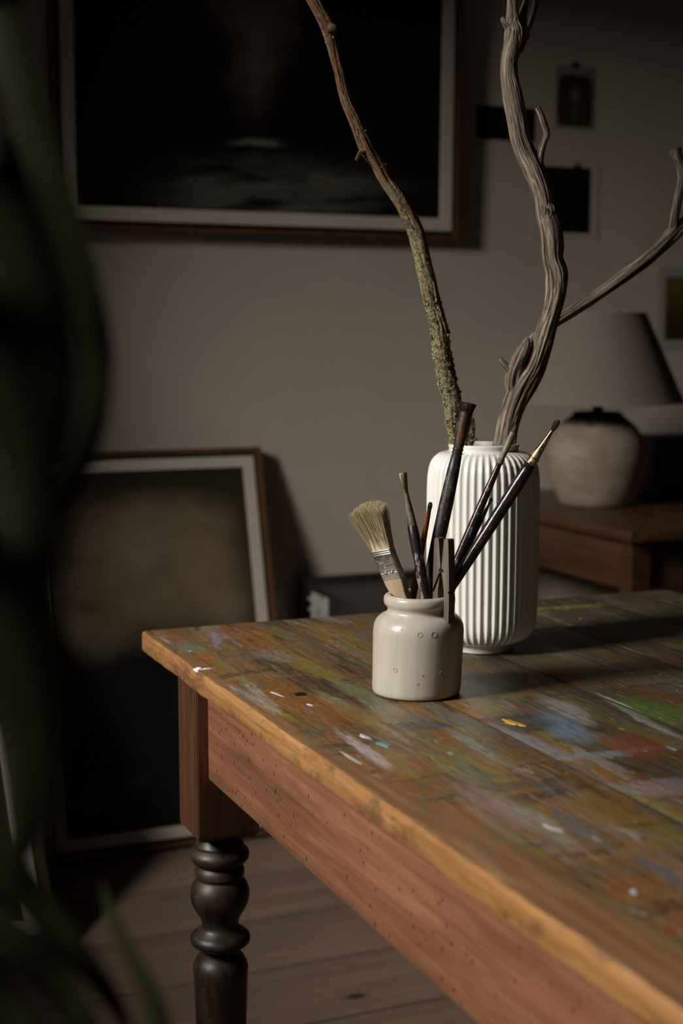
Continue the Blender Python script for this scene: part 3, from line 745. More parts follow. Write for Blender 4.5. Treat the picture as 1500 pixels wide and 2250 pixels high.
# blobs of dried paint standing proud of the boards
def dab(name, x, y, rx, ry, h, rot, col, rough=0.4, seed=0, z=TZ):
    bm = bmesh.new()
    bmesh.ops.create_icosphere(bm, subdivisions=3, radius=1.0)
    for v in bm.verts:
        n_ = noise.noise((v.co.x * 1.6 + seed, v.co.y * 1.6, seed * 3.1))
        n2 = noise.noise((v.co.x * 4 + seed, v.co.y * 4, 2 + seed))
        s = 1 + n_ * .55 + n2 * .25
        p = Vector((v.co.x * rx * s, v.co.y * ry * s, v.co.z * h * (1 + n2 * .5)))
        p.rotate(Matrix.Rotation(rot, 3, 'Z'))
        v.co = p + Vector((x, y, z))
    part(table, MB().add_bm(bm), name, plain('dried_paint', col, rough, var=.12, scale=90), 60)

dab('paint_dab', 0.508, 1.652, .0055, .0065, .0035, .3, (0.85, 0.85, 0.83), seed=2, z=TZ - .0012)
dab('paint_dab', 0.517, 1.650, .0075, .0018, .0012, -.15, (0.80, 0.80, 0.79), seed=4)
dab('paint_dab', 0.735, 1.287, .0045, .017, .0014, .25, (0.52, 0.29, 0.03), seed=6)
dab('paint_dab', 0.5764, 1.2674, .004, .014, .0009, .2, (0.13, 0.30, 0.30), seed=8)
dab('paint_dab', 0.5720, 1.300, .003, .010, .0008, .1, (0.55, 0.55, 0.54), seed=9)
dab('paint_dab', 0.6025, 0.989, .0035, .011, .0006, .3, (0.45, 0.43, 0.40), seed=10)
dab('paint_dab', 0.567, 0.780, .003, .007, .0006, 0, (0.22, 0.04, 0.025), seed=11)
dab('paint_dab', 0.552, 1.500, .0025, .016, .0008, .15, (0.52, 0.43, 0.46), seed=12)
dab('paint_dab', 0.5305, 1.235, .0022, .024, .0006, .05, (0.45, 0.42, 0.40), seed=13)
dab('paint_dab', 0.568, 1.440, .0022, .005, .0008, .3, (0.62, 0.62, 0.60), seed=14)
dab('paint_dab', 0.585, 0.848, .0025, .006, .0006, -.5, (0.42, 0.40, 0.41), seed=15)
fk = MB()
fk.prism([(-.006, -.004), (.004, -.006), (.008, .002), (.001, .006), (-.005, .004)], 'z', 0, .0012)
fo = fk.build('paint_flake', plain('black_flake', (0.012, 0.011, 0.012), 0.5), None, 0, (0.574, 1.487, TZ + .0003))
tag(fo, 'loose black paint flake lying on the table near its front edge', 'flake')

# ------------------------------------------------------------------ stoneware jar
JX, JY = 0.7004, 1.4489
def jar_material():
    g = N('cream_stoneware_glaze')
    v = g.obj()
    a = g.noise(g.map(v, (1, 1, 0.06)), 140, 4, 0.6)
    b = g.noise(v, 16, 4)
    c = g.ramp(a, [(0.3, (0.455, 0.412, 0.345)), (0.7, (0.54, 0.497, 0.427))])
    c = g.mix(g.math('MULTIPLY', g.step(b, 0.5, 0.75), 0.25), c, (0.40, 0.35, 0.28))
    sp = g.voro(v, 190)
    c = g.mix(g.math('MULTIPLY', g.step(sp, 0.07, 0.03), g.step(g.noise(v, 45, 2), 0.66, 0.70)), c, (0.10, 0.08, 0.06))
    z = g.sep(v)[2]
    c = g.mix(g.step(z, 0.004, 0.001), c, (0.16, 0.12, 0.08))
    g.bump(a, 0.06, 0.001)
    return g.done(c, 0.30, 0, 0.5, coat=0.2)
M_JAR = jar_material()
jar = empty('stoneware_jar', (JX, JY, TZ), None, 'cream stoneware jar crammed with paintbrushes on the stained table', 'jar')
lean = lambda z: .0032 * (z / .112)
jm = MB()
prof = [(0.0, 0.0008), (.044, 0.0), (.0478, .0006), (.0494, .003), (.0500, .008), (.0503, .03), (.0508, .06), (.0509, .072), (.0500, .0785), (.0472, .0845), (.0428, .0885), (.0385, .0905), (.0362, .0922), (.0354, .0945), (.0356, .0975),
        (.0372, .0992), (.0392, .1010), (.0401, .1045), (.0399, .1085), (.0388, .1108), (.0365, .1121), (.0340, .1122), (.0322, .1110), (.0314, .1085), (.0312, .098), (.0318, .091), (.0380, .086), (.0440, .080), (.0462, .074), (.0465, .05), (.0462, .010), (.044, .0066), (0.0, .006)]
rings = []
for r, z in prof:
    rings.append([(r * math.cos(2 * PI * i / 72) + lean(z) * .92, r * math.sin(2 * PI * i / 72) - lean(z) * .39, z) for i in range(72)])
jm.quadstrip(rings)
jm.build('body', M_JAR, jar, 50)
M_PIT = plain('glaze_pit_line', (0.30, 0.26, 0.205), 0.4)
def pit(px_l, z, rr, w=.00025):
    """a small crater ring in the glaze; px_l is the sideways offset seen from the front"""
    k = next(i for i in range(5, 12) if prof[i][1] <= z < prof[i + 1][1]) if z > .03 else 5
    (ra, za), (rb, zb) = prof[k], prof[k + 1]
    r = ra + (rb - ra) * (z - za) / (zb - za) + .0001
    th = math.radians(67.2 + 180) + math.asin(max(-1, min(1, px_l / r)))
    nrm = Vector((math.cos(th), math.sin(th), (ra - rb) / (zb - za))).normalized()
    u = Vector((-math.sin(th), math.cos(th), 0)); vv = nrm.cross(u)
    c = Vector((r * math.cos(th) + lean(z) * .92, r * math.sin(th) - lean(z) * .39, z))
    pts = [c + u * rr * math.cos(a) + vv * rr * math.sin(a) for a in [2 * PI * k / 14 for k in range(15)]]
    MB().tube(pts, [w] * len(pts), 5).build('glaze_pit', M_PIT, jar, 60)
for a in ((-.0205, .0806, .0013), (.0142, .0752, .0030), (-.026, .0345, .0022), (.0245, .032, .0021), (-.0015, .0205, .0011), (-.001, .0755, .0026), (.0035, .030, .0009)):
    pit(*a)

# ------------------------------------------------------------------ paintbrushes
def splat(name, base, cols, lo=0.5, rough=0.4, scale=90, stretch=0.35, spec=0.5):
    g = N(name)
    v = g.obj()
    f = g.noise(g.map(v, (1, 1, stretch)), scale, 5, 0.6)
    c = g.ramp(f, [(0.3, tuple(q * .7 for q in base)), (0.7, tuple(q * 1.3 for q in base))])
    for k, (col, amt, sc) in enumerate(cols):
        m = g.noise(g.map(v, (1, 1, stretch), (k * 3.7, k * 1.3, k * .7)), scale * sc, 5, 0.65)
        c = g.mix(g.step(m, 0.64 - amt * .2, 0.67 - amt * .2), c, col)
    g.bump(g.noise(v, 260, 4), 0.4, 0.0006)
    return g.done(c, rough, 0, spec)

M_GOLD = None
def metal(name, col, rough=0.25, dirt=None, amt=.4):
    g = N(name)
    v = g.obj()
    m = g.noise(v, 140, 5, 0.65)
    d = g.math('MULTIPLY', g.step(m, 0.50, 0.62), amt)
    c = g.mix(d, col, dirt or tuple(q * .3 for q in col))
    return g.done(c, g.math('ADD', g.math('MULTIPLY', d, 0.4), rough), g.math('SUBTRACT', 1.0, g.math('MULTIPLY', d, 0.7)))

def hairs(root, name, m, z0, r0, z1, r1, n, flat=1.0, r_h=.00022, tipround=.5, seed=0, curl=.0006, split=0):
    """a bundle of bristles from height z0 (half-width r0) to z1 (half-width r1); flat squashes it in y"""
    rnd = random.Random(seed)
    mb = MB()
    for k in range(n):
        a = rnd.uniform(0, 2 * PI); q = math.sqrt(rnd.random())
        x, y = q * math.cos(a), q * math.sin(a)
        if flat < 0.5: x = rnd.uniform(-1, 1); y = rnd.uniform(-1, 1)
        L = (z1 - z0) * (1 - tipround * (x * x if flat < .5 else q * q) * .35 - rnd.random() * .05)
        pts, rad = [], []
        ph = rnd.uniform(0, 6.28)
        for s in range(5):
            t = s / 4
            w = r0 + (r1 - r0) * t ** 1.15
            cx = noise.noise((x * 3, t * 2, seed)) * curl * t + math.cos(ph) * curl * .5 * t * t
            pts.append((x * w + cx, y * w * (flat if t < .01 else flat * (1 + .25 * t)) + math.sin(ph) * curl * .5 * t * t, z0 + L * t))
            rad.append(r_h * (1 - .55 * t))
        mb.tube(pts, rad, 3)
    o = mb.build(name, m, root, 60)
    o['kind'] = 'stuff'
    return o

def brush_root(key, label, roll=0.0):
    a, b = Vector(BRUSH[key][0]), Vector(BRUSH[key][1])
    q = (b - a).to_track_quat('Z', 'Y') @ Quaternion((0, 0, 1), roll)
    root = empty('paintbrush', a, q, label, 'paintbrush')
    return root, (b - a).length

PX = 1 / 1950.0   # metres per photo pixel at the jar

def round_brush(key, label, bristle, ferrule, handle, hm, fm, bm_, seg=20, flat_tip=1.0, seed=1, n=160, rings=(), blunt=0.0):
    """stations measured downwards from the tip, in metres: (distance, half-width)"""
    root, L = brush_root(key, label)
    hp = [(0.0006, 0.0)] + [(r, L - d) for d, r in reversed(handle) if L - d > 0.002] + [(handle[0][1] * .6, L - handle[0][0] + .002)]
    hp = [(.0022, 0.0)] + [(r, z) for r, z in hp[1:]]
    MB().lathe(hp, seg).build('handle', hm, root, 50)
    fp = [(r, L - d) for d, r in reversed(ferrule)]
    def rf(r, z, t):
        k = max(0.0, min(1.0, (z - fp[0][1]) / max(1e-6, fp[-1][1] - fp[0][1])))
        k = k ** 2 * (1 - flat_tip)
        return r * math.hypot(math.cos(t), math.sin(t) * (1 - k))
    fo = MB().lathe(fp, seg, rf).build('ferrule', fm, root, 50)
    for d in rings:
        rr = max(r for dd, r in ferrule if dd >= d - .012)
        MB().lathe([(rr * .9, L - d - .0014), (rr * 1.05, L - d - .0011), (rr * 1.13, L - d), (rr * 1.05, L - d + .0011), (rr * .9, L - d + .0014)], seg).build('crimp_ring', fm, fo, 60)
    (d0, r0), (d1, r1) = bristle
    core = MB().lathe([(r0 * .9, L - d0 - .002), (r0 * .95, L - d0 + (d0 - d1) * .3), (r0 + (r1 - r0) * .6, L - d0 + (d0 - d1) * .7), (r1 * (.75 + .2 * blunt), L - d1 - (d0 - d1) * .12), (r1 * (.2 + .6 * blunt), L - d1 - (d0 - d1) * .03)], 14, lambda r, z, t: r * math.hypot(math.cos(t), math.sin(t) * flat_tip))
    bo = core.build('bristles', bm_, root, 60)
    hairs(bo, 'hair', bm_, L - d0 - .002, r0 * .92, L - d1, r1, n, max(.55, flat_tip), .00028, .6 - .5 * blunt, seed)
    return root, L

M_BROWNHAIR = splat('dark_brown_hair', (0.030, 0.012, 0.010), [((0.06, 0.02, 0.014), .5, 2.0)], rough=.6, scale=200, stretch=.05)
M_TANHAIR = splat('tan_bristle', (0.62, 0.52, 0.31), [((0.44, 0.34, 0.18), .5, 1.0), ((0.75, 0.66, 0.45), .5, 2.0)], rough=.6, scale=260, stretch=.03)
M_GREYHAIR = splat('grey_caked_hair', (0.035, 0.028, 0.026), [((0.08, 0.07, 0.06), .3, 1.0)], rough=.7, scale=200, stretch=.1)
M_HOLLOW = splat('khaki_bristle', (0.42, 0.36, 0.19), [((0.26, 0.21, 0.10), .5, 1.0)], rough=.6, scale=260, stretch=.04)
M_STEEL = metal('tin_ferrule', (0.66, 0.66, 0.60), 0.27, (0.42, 0.42, 0.36), .25)
M_BRASS = metal('brass_ferrule', (0.78, 0.56, 0.27), 0.20, (0.22, 0.14, 0.06), .45)
M_OLDFER = splat('paint_crusted_ferrule', (0.035, 0.018, 0.016), [((0.30, 0.28, 0.26), .1, 1.4), ((0.10, 0.05, 0.03), .4, .8)], rough=.35, scale=170)
M_OLIVEFER = splat('olive_crusted_ferrule', (0.17, 0.145, 0.095), [((0.11, 0.09, 0.07), .45, .8), ((0.26, 0.23, 0.17), .3, 1.4)], rough=.45, scale=170)
M_BLACKH = splat('black_paint_crusted_handle', (0.020, 0.020, 0.021), [((0.10, 0.10, 0.095), .25, 1.3), ((0.05, 0.065, 0.030), .3, .5), ((0.36, 0.35, 0.33), -.1, 1.1)], rough=.4, scale=170)
M_WINEH = splat('wine_red_handle', (0.030, 0.010, 0.012), [((0.012, 0.010, 0.011), .5, .7), ((0.10, 0.020, 0.014), .2, 1.1), ((0.11, 0.18, 0.19), -.06, .8), ((0.33, 0.30, 0.29), -.12, 1.7)], rough=.25, scale=170)
M_PLUMH = splat('plum_black_handle', (0.016, 0.010, 0.014), [((0.055, 0.016, 0.020), .45, .5), ((0.16, 0.145, 0.13), -.02, 1.5), ((0.20, 0.13, 0.06), -.10, 1.6)], rough=.22, scale=170)
M_GREYH = splat('black_and_grey_flaked_handle', (0.014, 0.012, 0.012), [((0.27, 0.245, 0.22), .52, .45), ((0.02, 0.016, 0.016), .35, 1.0), ((0.22, 0.04, 0.025), -.08, .9)], rough=.4, scale=150)
M_ORANGE = splat('orange_lacquer_handle', (0.30, 0.085, 0.018), [((0.16, 0.045, 0.012), .35, 1.4), ((0.03, 0.018, 0.012), .02, 1.1)], rough=.25, scale=170)
M_GREENTIP = plain('green_paint_tip', (0.02, 0.11, 0.035), 0.35)
M_BRUSHWOOD = wood('bare_beech_handle', (0.50, 0.36, 0.235), (0.66, 0.51, 0.36), 'z', 0.55, 60, stain=.15)

px = lambda *a: [(d * PX, w * PX / 2) for d, w in a]
round_brush('small', 'small bristle brush with khaki tip and grey flaked black handle', px((47, 12), (0, 25)),
            px((46, 13), (60, 14), (90, 18), (118, 21)), px((118, 22), (150, 24), (200, 24), (260, 23), (330, 21), (470, 18)), M_GREYH, M_OLIVEFER, M_HOLLOW, seed=3, flat_tip=.6, blunt=1)
round_brush('black', 'thick black paint-crusted brush with wide brown tip', px((24, 33), (0, 37)),
            px((22, 35), (45, 33), (70, 28), (100, 22), (118, 21)), px((118, 23), (150, 27), (220, 31), (300, 31), (380, 28), (470, 25), (620, 20)), M_BLACKH, M_OLDFER, M_BROWNHAIR, seed=5, flat_tip=.85, n=420, blunt=1, rings=(104 * PX, 112 * PX))
round_brush('thin', 'slim wine-red brush with grey caked tip and olive neck', px((22, 17), (2, 15)),
            px((21, 18), (45, 18), (70, 14), (92, 12)), px((92, 12), (120, 14), (160, 17), (220, 19), (300, 19), (400, 17), (600, 13)), M_WINEH, M_OLIVEFER, M_GREYHAIR, seed=7, flat_tip=.7, rings=(84 * PX, 92 * PX))
round_brush('gold', 'long plum-black brush with brass ferrule and small brown tip', px((30, 9), (0, 15)),
            px((28, 9), (45, 12), (70, 17), (95, 21), (114, 22)), px((114, 24), (130, 26), (170, 28), (240, 27), (330, 25), (440, 21), (680, 15)), M_PLUMH, M_BRASS, M_BROWNHAIR, seed=9, flat_tip=.8, rings=(99 * PX, 111 * PX))
round_brush('tiny', 'short thin brush with frayed pale pink tip between two dark brushes', px((20, 5), (0, 8)),
            px((19, 6), (30, 8), (55, 9)), px((55, 9), (120, 10), (300, 9), (440, 7)), M_PLUMH, M_OLIVEFER, splat('pink_grey_hair', (0.45, 0.34, 0.29), [((0.6, 0.5, 0.45), .3, 1)], rough=.6, scale=200, stretch=.05), seed=11, flat_tip=.8, n=50)
# the orange one stands bristles down
root, L = brush_root('orange', 'slender orange lacquered brush standing head down with green handle end')
MB().lathe([(.0040, .075), (.0043, L - .10), (.0038, L - .06), (.0027, L - .02), (.0024, L - .008)], 16).build('handle', M_ORANGE, root, 50)
MB().lathe([(.0024, L - .0082), (.0027, L - .006), (.0025, L - .002), (.0014, L - .0004), (.0003, L)], 16).build('painted_tip', M_GREENTIP, root, 60)
MB().lathe([(.0034, .028), (.0040, .040), (.0042, .076)], 16).build('ferrule', M_STEEL, root, 50)
bo = MB().lathe([(.0006, 0.0), (.0024, .008), (.0033, .030)], 12).build('bristles', M_BROWNHAIR, root, 60)

# the flat varnish brush
root, L = brush_root('flat', 'flat brush with fanned tan bristles, tin ferrule and bare wood handle', 0.0)
vd = Vector((math.cos(math.radians(67.2)), math.sin(math.radians(67.2)), 0))
a_, b_ = Vector(BRUSH['flat'][0]), Vector(BRUSH['flat'][1])
zl = (b_ - a_).normalized()
yl = -vd; yl = (yl - zl * yl.dot(zl)).normalized()
yl.rotate(Quaternion(zl, math.radians(-32)))
xl = yl.cross(zl)
root.rotation_quaternion = Matrix((xl, yl, zl)).transposed().to_quaternion()
FZ0, FZ1 = L - .0895, L - .0525       # ferrule from, to
hw, ht = .0125, .0062
def flatring(w, t, z, n=5, rr=.0022):
    pts = []
    rr = min(rr, w * .9, t * .9)
    for cx, cy, a0 in ((w - rr, t - rr, 0), (-w + rr, t - rr, 90), (-w + rr, -t + rr, 180), (w - rr, -t + rr, 270)):
        for k in range(n):
            a = math.radians(a0 + 90 * k / (n - 1))
            pts.append((cx + rr * math.cos(a), cy + rr * math.sin(a), z))
    return pts
m = MB(); m.quadstrip([flatring(.0070, .0045, 0.004), flatring(.0072, .0048, .03), flatring(.0078, .0055, .06), flatring(.0098, .0060, FZ0 - .018), flatring(.0118, .0061, FZ0 - .006), flatring(.0122, .0060, FZ0 + .004)])
m.build('handle', M_BRUSHWOOD, root, 40)
m = MB(); m.quadstrip([flatring(hw + .0001, ht, FZ0), flatring(hw, ht, FZ0 + .010), flatring(hw, ht + .0001, FZ1 - .007), flatring(hw, ht, FZ1)])
fer = m.build('ferrule', M_STEEL, root, 40)
for dz in (-.0012, -.0036, -.0060):
    m = MB(); z = FZ1 + dz
    m.quadstrip([flatring(hw - .0004, ht - .0004, z - .0012), flatring(hw + .0006, ht + .0006, z - .0006), flatring(hw + .0006, ht + .0006, z + .0006), flatring(hw - .0004, ht - .0004, z + .0012)])
    m.build('bead', M_STEEL, fer, 70)
for bx in (-.0042, .0042):
    m = MB(); m.tube([(bx, ht - .0004, FZ0 + .0085), (bx, ht + .0010, FZ0 + .0085), (bx, ht + .0014, FZ0 + .0085)], [.0017, .0012, .0004], 12)
    m.build('rivet', M_STEEL, fer, 60)
    for q in range(1):
        pts = [(bx + .0030 * math.cos(t), ht + .0001, FZ0 + .0085 + .0030 * math.sin(t)) for t in [PI * k / 10 for k in range(11)]]
        MB().tube(pts, [.0003] * 11, 5).build('stamped_arc', M_STEEL, fer, 60)
for x0_, x1_ in ((-.0104, -.0070), (-.0014, .0014), (.0070, .0104)):
    MB().tube([(x0_, ht + .0001, FZ0 + .0085), (x1_, ht + .0001, FZ0 + .0085)], [.00042] * 2, 6).build('stamped_line', M_STEEL, fer, 60)
def text_mesh(body, size, extrude):
    cu = bpy.data.curves.new('stamp', 'FONT')
    cu.body = body; cu.size = size; cu.extrude = extrude; cu.align_x = 'CENTER'; cu.offset = 0.0
    o = bpy.data.objects.new('stamp', cu); COL.objects.link(o)
    bpy.context.view_layer.update()
    me = bpy.data.meshes.new_from_object(o.evaluated_get(bpy.context.evaluated_depsgraph_get()))
    bpy.data.objects.remove(o); bpy.data.curves.remove(cu)
    return me
for body, size, dx, dz in (('25', .0092, -.0040, FZ0 + .0150), ('mm', .0054, .0050, FZ0 + .0168)):
    me = text_mesh(body, size, .0004)
    me.materials.clear(); me.materials.append(M_STEEL)
    o = bpy.data.objects.new('stamped_size_mark', me); COL.objects.link(o); o.parent = fer
    o.location = (-dx, ht + .0001, dz)
    o.rotation_euler = (math.radians(90), 0, math.radians(180))
core = MB(); core.quadstrip([flatring(hw * .95, ht * .9, FZ1 - .004), flatring(hw * 1.02, ht * .92, FZ1 + .012), flatring(hw * 1.18, ht * .85, FZ1 + .030), flatring(hw * 1.38, ht * .6, FZ1 + .044)])
bo = core.build('bristles', M_TANHAIR, root, 40)
hairs(bo, 'hair', M_TANHAIR, FZ1 - .004, hw * .96, L + .002, hw * 1.66, 1500, .42, .00030, .30, 21, .0016)

# ------------------------------------------------------------------ clothespin clamped on the rim
M_PIN = wood('weathered_clothespin_wood', (0.07, 0.05, 0.038), (0.21, 0.16, 0.125), 'z', 0.75, 120, stain=.4)
M_WIRE = plain('dark_spring_wire', (0.03, 0.027, 0.025), 0.4, 0.8)
ang = math.radians(67.2 + 180) + math.asin(0.70)
rad_ = Vector((math.cos(ang), math.sin(ang), 0)); tan_ = Vector((-math.sin(ang), math.cos(ang), 0))
rimc = Vector((JX + .0032 * .92, JY - .0032 * .39, TZ + .1122))
pin = empty('clothespin', rimc + rad_ * .0359, Matrix((rad_, tan_, Vector((0, 0, 1)))).transposed().to_quaternion(), 'weathered wooden clothespin with wire spring clamped on the jar rim', 'clothespin')
W2 = .0050
outer = [(.0046, -.026), (.0112, -.026), (.0118, -.010), (.0118, .0058), (.0106, .0066), (.0106, .0082), (.0118, .0090), (.0114, .030), (.0104, .060), (.0098, .0660), (.0040, .0660), (.0032, .058), (.0008, .036), (.0012, .027), (.0030, .018), (.0046, .006), (.0046, -.004)]
m = MB(); m.prism([(x, z) for x, z in outer], 'y', -W2, W2); m.build('arm', M_PIN, pin, 25)
m = MB(); m.prism([(-x, z) for x, z in outer][::-1], 'y', -W2, W2); m.build('arm', M_PIN, pin, 25)
pts, rr = [], []
for k in range(73):
    t = 2 * PI * k / 18
    pts.append((.0027 * math.cos(t), -W2 * 1.25 + 2.5 * W2 * k / 72, .030 + .0027 * math.sin(t))); rr.append(.0008)
sp = MB().tube(pts, rr, 6).build('spring', M_WIRE, pin, 60)
for sx, sy in ((1, 1), (-1, -1)):
    MB().tube([(sx * .0015, sy * W2 * 1.2, .028), (sx * .006, sy * W2 * 1.2, .018), (sx * .0108, sy * W2 * 1.15, .0074), (sx * .0112, 0, .0074), (sx * .0112, -sy * W2 * 1.1, .0074)], [.0008] * 5, 6).build('spring_wire', M_WIRE, sp, 60)

# ------------------------------------------------------------------ ribbed vase
VX, VY = 0.8792, 1.6274
g_ = N('white_vase_glaze')
nf = g_.noise(g_.obj(), 20, 3)
M_VASE = g_.done(g_.ramp(nf, [(0.3, (0.78, 0.785, 0.735)), (0.7, (0.82, 0.825, 0.775))]), 0.16, 0, 0.5, coat=0.4)
vase = empty('ribbed_vase', (VX, VY, TZ), None, 'tall white ribbed ceramic vase holding bare branches', 'vase')
vp = [(0.0, .0015), (.036, .0012), (.0385, 0.0), (.0402, .0006), (.0410, .003), (.0410, .0090), (.0425, .0105), (.0480, .0118), (.0560, .0150), (.0625, .0200), (.0665, .0262), (.0688, .034), (.0700, .045), (.0712, .080), (.0716, .120), (.0718, .160), (.0716, .205), (.0710, .222), (.0694, .2330), (.0665, .2415), (.0620, .2475), (.0565, .2515), (.0505, .2538), (.0460, .2548),
      (.0440, .2552), (.0438, .2580), (.0447, .2610), (.0447, .2626), (.0436, .2636), (.0420, .2634), (.0412, .2618), (.0410, .2560), (.0440, .2500), (.0600, .2380), (.0655, .2200), (.0655, .0600), (.060, .030), (.0, .012)]
out = []
for i in range(len(vp) - 1):
    (r0, z0), (r1, z1) = vp[i], vp[i + 1]
    n_ = max(1, int(math.hypot(r1 - r0, z1 - z0) / .0045)) if 5 < i < 24 else 1
    for k in range(n_): out.append((r0 + (r1 - r0) * k / n_, z0 + (z1 - z0) * k / n_))
out.append(vp[-1])
def rib(r, z, t):
    if r < .0436 or z > .2545 and r < .047: return r
    amp = .0026 * min(1, max(0, (z - .0105) / .006)) * min(1, max(0, (.2552 - z) / .006)) * min(1, r / .066)
    inner = (.0655 >= r and .055 <= z <= .225 and r <= .0656)
    if inner: return r
    return r - amp * (0.5 - 0.5 * math.cos(48 * t)) * (1.0 - 0.12 * math.cos(96 * t))
idx = next(i for i, q in enumerate(out) if q == (.0440, .2552))
m = MB()
rings = []
SEG = 48 * 10
for i, (r, z) in enumerate(out):
    rings.append([((rib(r, z, 2 * PI * k / SEG) if i < idx else r) * math.cos(2 * PI * k / SEG), (rib(r, z, 2 * PI * k / SEG) if i < idx else r) * math.sin(2 * PI * k / SEG), z) for k in range(SEG)])
m.quadstrip(rings)
m.build('body', M_VASE, vase, 75)

# ------------------------------------------------------------------ branches in the vase
def bark_wood():
    g = N('silvery_driftwood')
    v = g.lc()
    a = g.noise(g.map(v, (1, 1, 0.055)), 330, 6, 0.65, 0.5)
    b = g.noise(g.map(v, (1, 1, 0.05)), 190, 5, 0.65, 0.8)
    c = g.ramp(a, [(0.33, (0.028, 0.019, 0.013)), (0.47, (0.155, 0.119, 0.088)), (0.62, (0.36, 0.295, 0.23))])
    c = g.mix(g.math('MULTIPLY', g.step(b, 0.46, 0.36), 0.85), c, (0.018, 0.012, 0.008))
    p = g.noise(g.map(v, (1, 1, .4)), 40, 4)
    c = g.mix(g.math('MULTIPLY', g.step(p, 0.52, 0.7), 0.5), c, (0.13, 0.085, 0.048))
    g.bump(g.math('ADD', a, g.math('MULTIPLY', b, 1.5)), 0.8, 0.002)
    return g.done(c, 0.85, 0, 0.25)
M_DRIFT = bark_wood()

def lichen_bark():
    g = N('orange_brown_bark')
    v = g.lc()
    a = g.noise(g.map(v, (1, 1, 0.09)), 240, 6, 0.65, 0.6)
    c = g.ramp(a, [(0.32, (0.022, 0.014, 0.010)), (0.5, (0.12, 0.062, 0.030)), (0.68, (0.235, 0.115, 0.045))])
    s = g.sep(v)[2]
    grey = g.noise(g.map(v, (1, 1, .35)), 55, 5)
    c = g.mix(g.math('MULTIPLY', g.step(grey, 0.48, 0.62), 0.8), c, (0.15, 0.12, 0.09))
    li = g.noise(v, 150, 5, 0.7)
    dens = g.step(s, 0.22, 0.42)
    mask = g.math('MULTIPLY', g.step(g.math('ADD', li, g.math('MULTIPLY', dens, 0.13)), 0.56, 0.63), g.math('ADD', g.math('MULTIPLY', dens, .6), .25))
    lc = g.ramp(g.noise(v, 300, 4), [(0.35, (0.12, 0.115, 0.05)), (0.55, (0.25, 0.245, 0.13)), (0.7, (0.38, 0.38, 0.24))])
    c = g.mix(mask, c, lc)
    g.bump(g.math('ADD', a, g.math('MULTIPLY', li, 1.5)), 0.9, 0.002)
    return g.done(c, 0.9, 0, 0.2)
M_LICBARK = lichen_bark()

def lichen_flakes():
    g = N('grey_green_lichen')
    v = g.obj()
    c = g.ramp(g.noise(v, 160, 4, 0.6), [(0.3, (0.10, 0.085, 0.035)), (0.42, (0.20, 0.185, 0.10)), (0.55, (0.31, 0.31, 0.205)), (0.7, (0.45, 0.455, 0.35))])
    return g.done(c, 0.95, 0, 0.1)
M_LICHEN = lichen_flakes()

def ridged(amp, freq, seed, lump=.18, tw=2.0):
    """bark relief: long twisting cracks between rounded strands, with slow swelling"""
    def rf(r, s, t):
        tt = t + s * tw * .3 + noise.noise((s * 7, seed, 1)) * .5
        n1 = noise.noise((math.cos(tt) * freq, math.sin(tt) * freq, s * 5 + seed))
        n2 = noise.noise((math.cos(tt) * freq * 2.7, math.sin(tt) * freq * 2.7, s * 9 + seed))
        n4 = noise.noise((math.cos(tt) * freq * 5.5, math.sin(tt) * freq * 5.5, s * 16 + seed))
        n3 = noise.noise((math.cos(t) * .8, math.sin(t) * .8, s * 28 + seed))
        cr = max(0.0, 1 - abs(n1) * 7) * .75 + max(0.0, 1 - abs(n2) * 6) * .45 + max(0.0, 1 - abs(n4) * 5) * .16
        return r * (1 + amp * (.30 - cr + n2 * .35) + lump * n3)
    return rf

def limb(root, pr, name, m, amp, freq, seed, seg=40, step=.0035, lump=.15, parent=None):
    pts, rad = smoothpath(pr, step)
    mb = MB(); mb.tube(pts, rad, seg, ridged(amp, freq, seed, lump))
    return part(root, mb, name, m, 80, parent)

drift = empty('driftwood_branch', DRIFT_PATH[-1][:3], None, 'grey weathered driftwood branch with twisted grain rising from the vase', 'branch')
DRIFT_PATH = DRIFT_PATH[::-1]
# knots swell the trunk here and there
def knot(path, i, f): path[i] = (*path[i][:3], path[i][3] * f)
trunk = limb(drift, DRIFT_PATH, 'trunk', M_DRIFT, .17, 1.7, 3.0, 110, .0026, .11)
for pth, nm, sd in ((DRIFT_PRONG_B, 'prong', 6), (DRIFT_NUB, 'nub', 7), (DRIFT_NUB_B, 'nub', 12), (DRIFT_TWIG, 'twig', 8), (DRIFT_STUB, 'broken_stub', 9), (DRIFT_SPIKE, 'spike', 10)):
    limb(drift, pth, nm, M_DRIFT, .18, 1.4, sd, 44, .0026, .12)
def knotring(i, side, size, seed):
    """a rounded knot with a sunken eye on the trunk"""
    p = Vector(DRIFT_PATH[i][:3]); r = DRIFT_PATH[i][3]
    d = Vector(side).normalized()
    bm = bmesh.new(); bmesh.ops.create_icosphere(bm, subdivisions=4, radius=1.0)
    up = (Vector(DRIFT_PATH[i - 1][:3]) - Vector(DRIFT_PATH[i + 1][:3])).normalized()
    w = up.cross(d).normalized()
    for v in bm.verts:
        q = v.co.copy()
        dome = q.z * .62
        rr = math.hypot(q.x, q.y)
        if q.z > 0: dome -= .30 * math.exp(-(rr / .22) ** 2) - .04 * math.cos(rr * 18 + q.x * 2) * (rr < .9)
        s = 1 + .35 * noise.noise((q.x * 1.5, q.y * 1.5, seed))
        v.co = p + d * (r * .66 + dome * size * .8) + w * (q.x * size * s) + up * (q.y * size * 1.5 * s)
    part(drift, MB().add_bm(bm), 'knot', M_DRIFT, 80)
toC = (-.388, -.922, .1)
knotring(len(DRIFT_PATH) - 1 - 17, (-.3, -.9, 0), .0100, 1)
knotring(len(DRIFT_PATH) - 1 - 19, (.35, -.85, .1), .0085, 2)
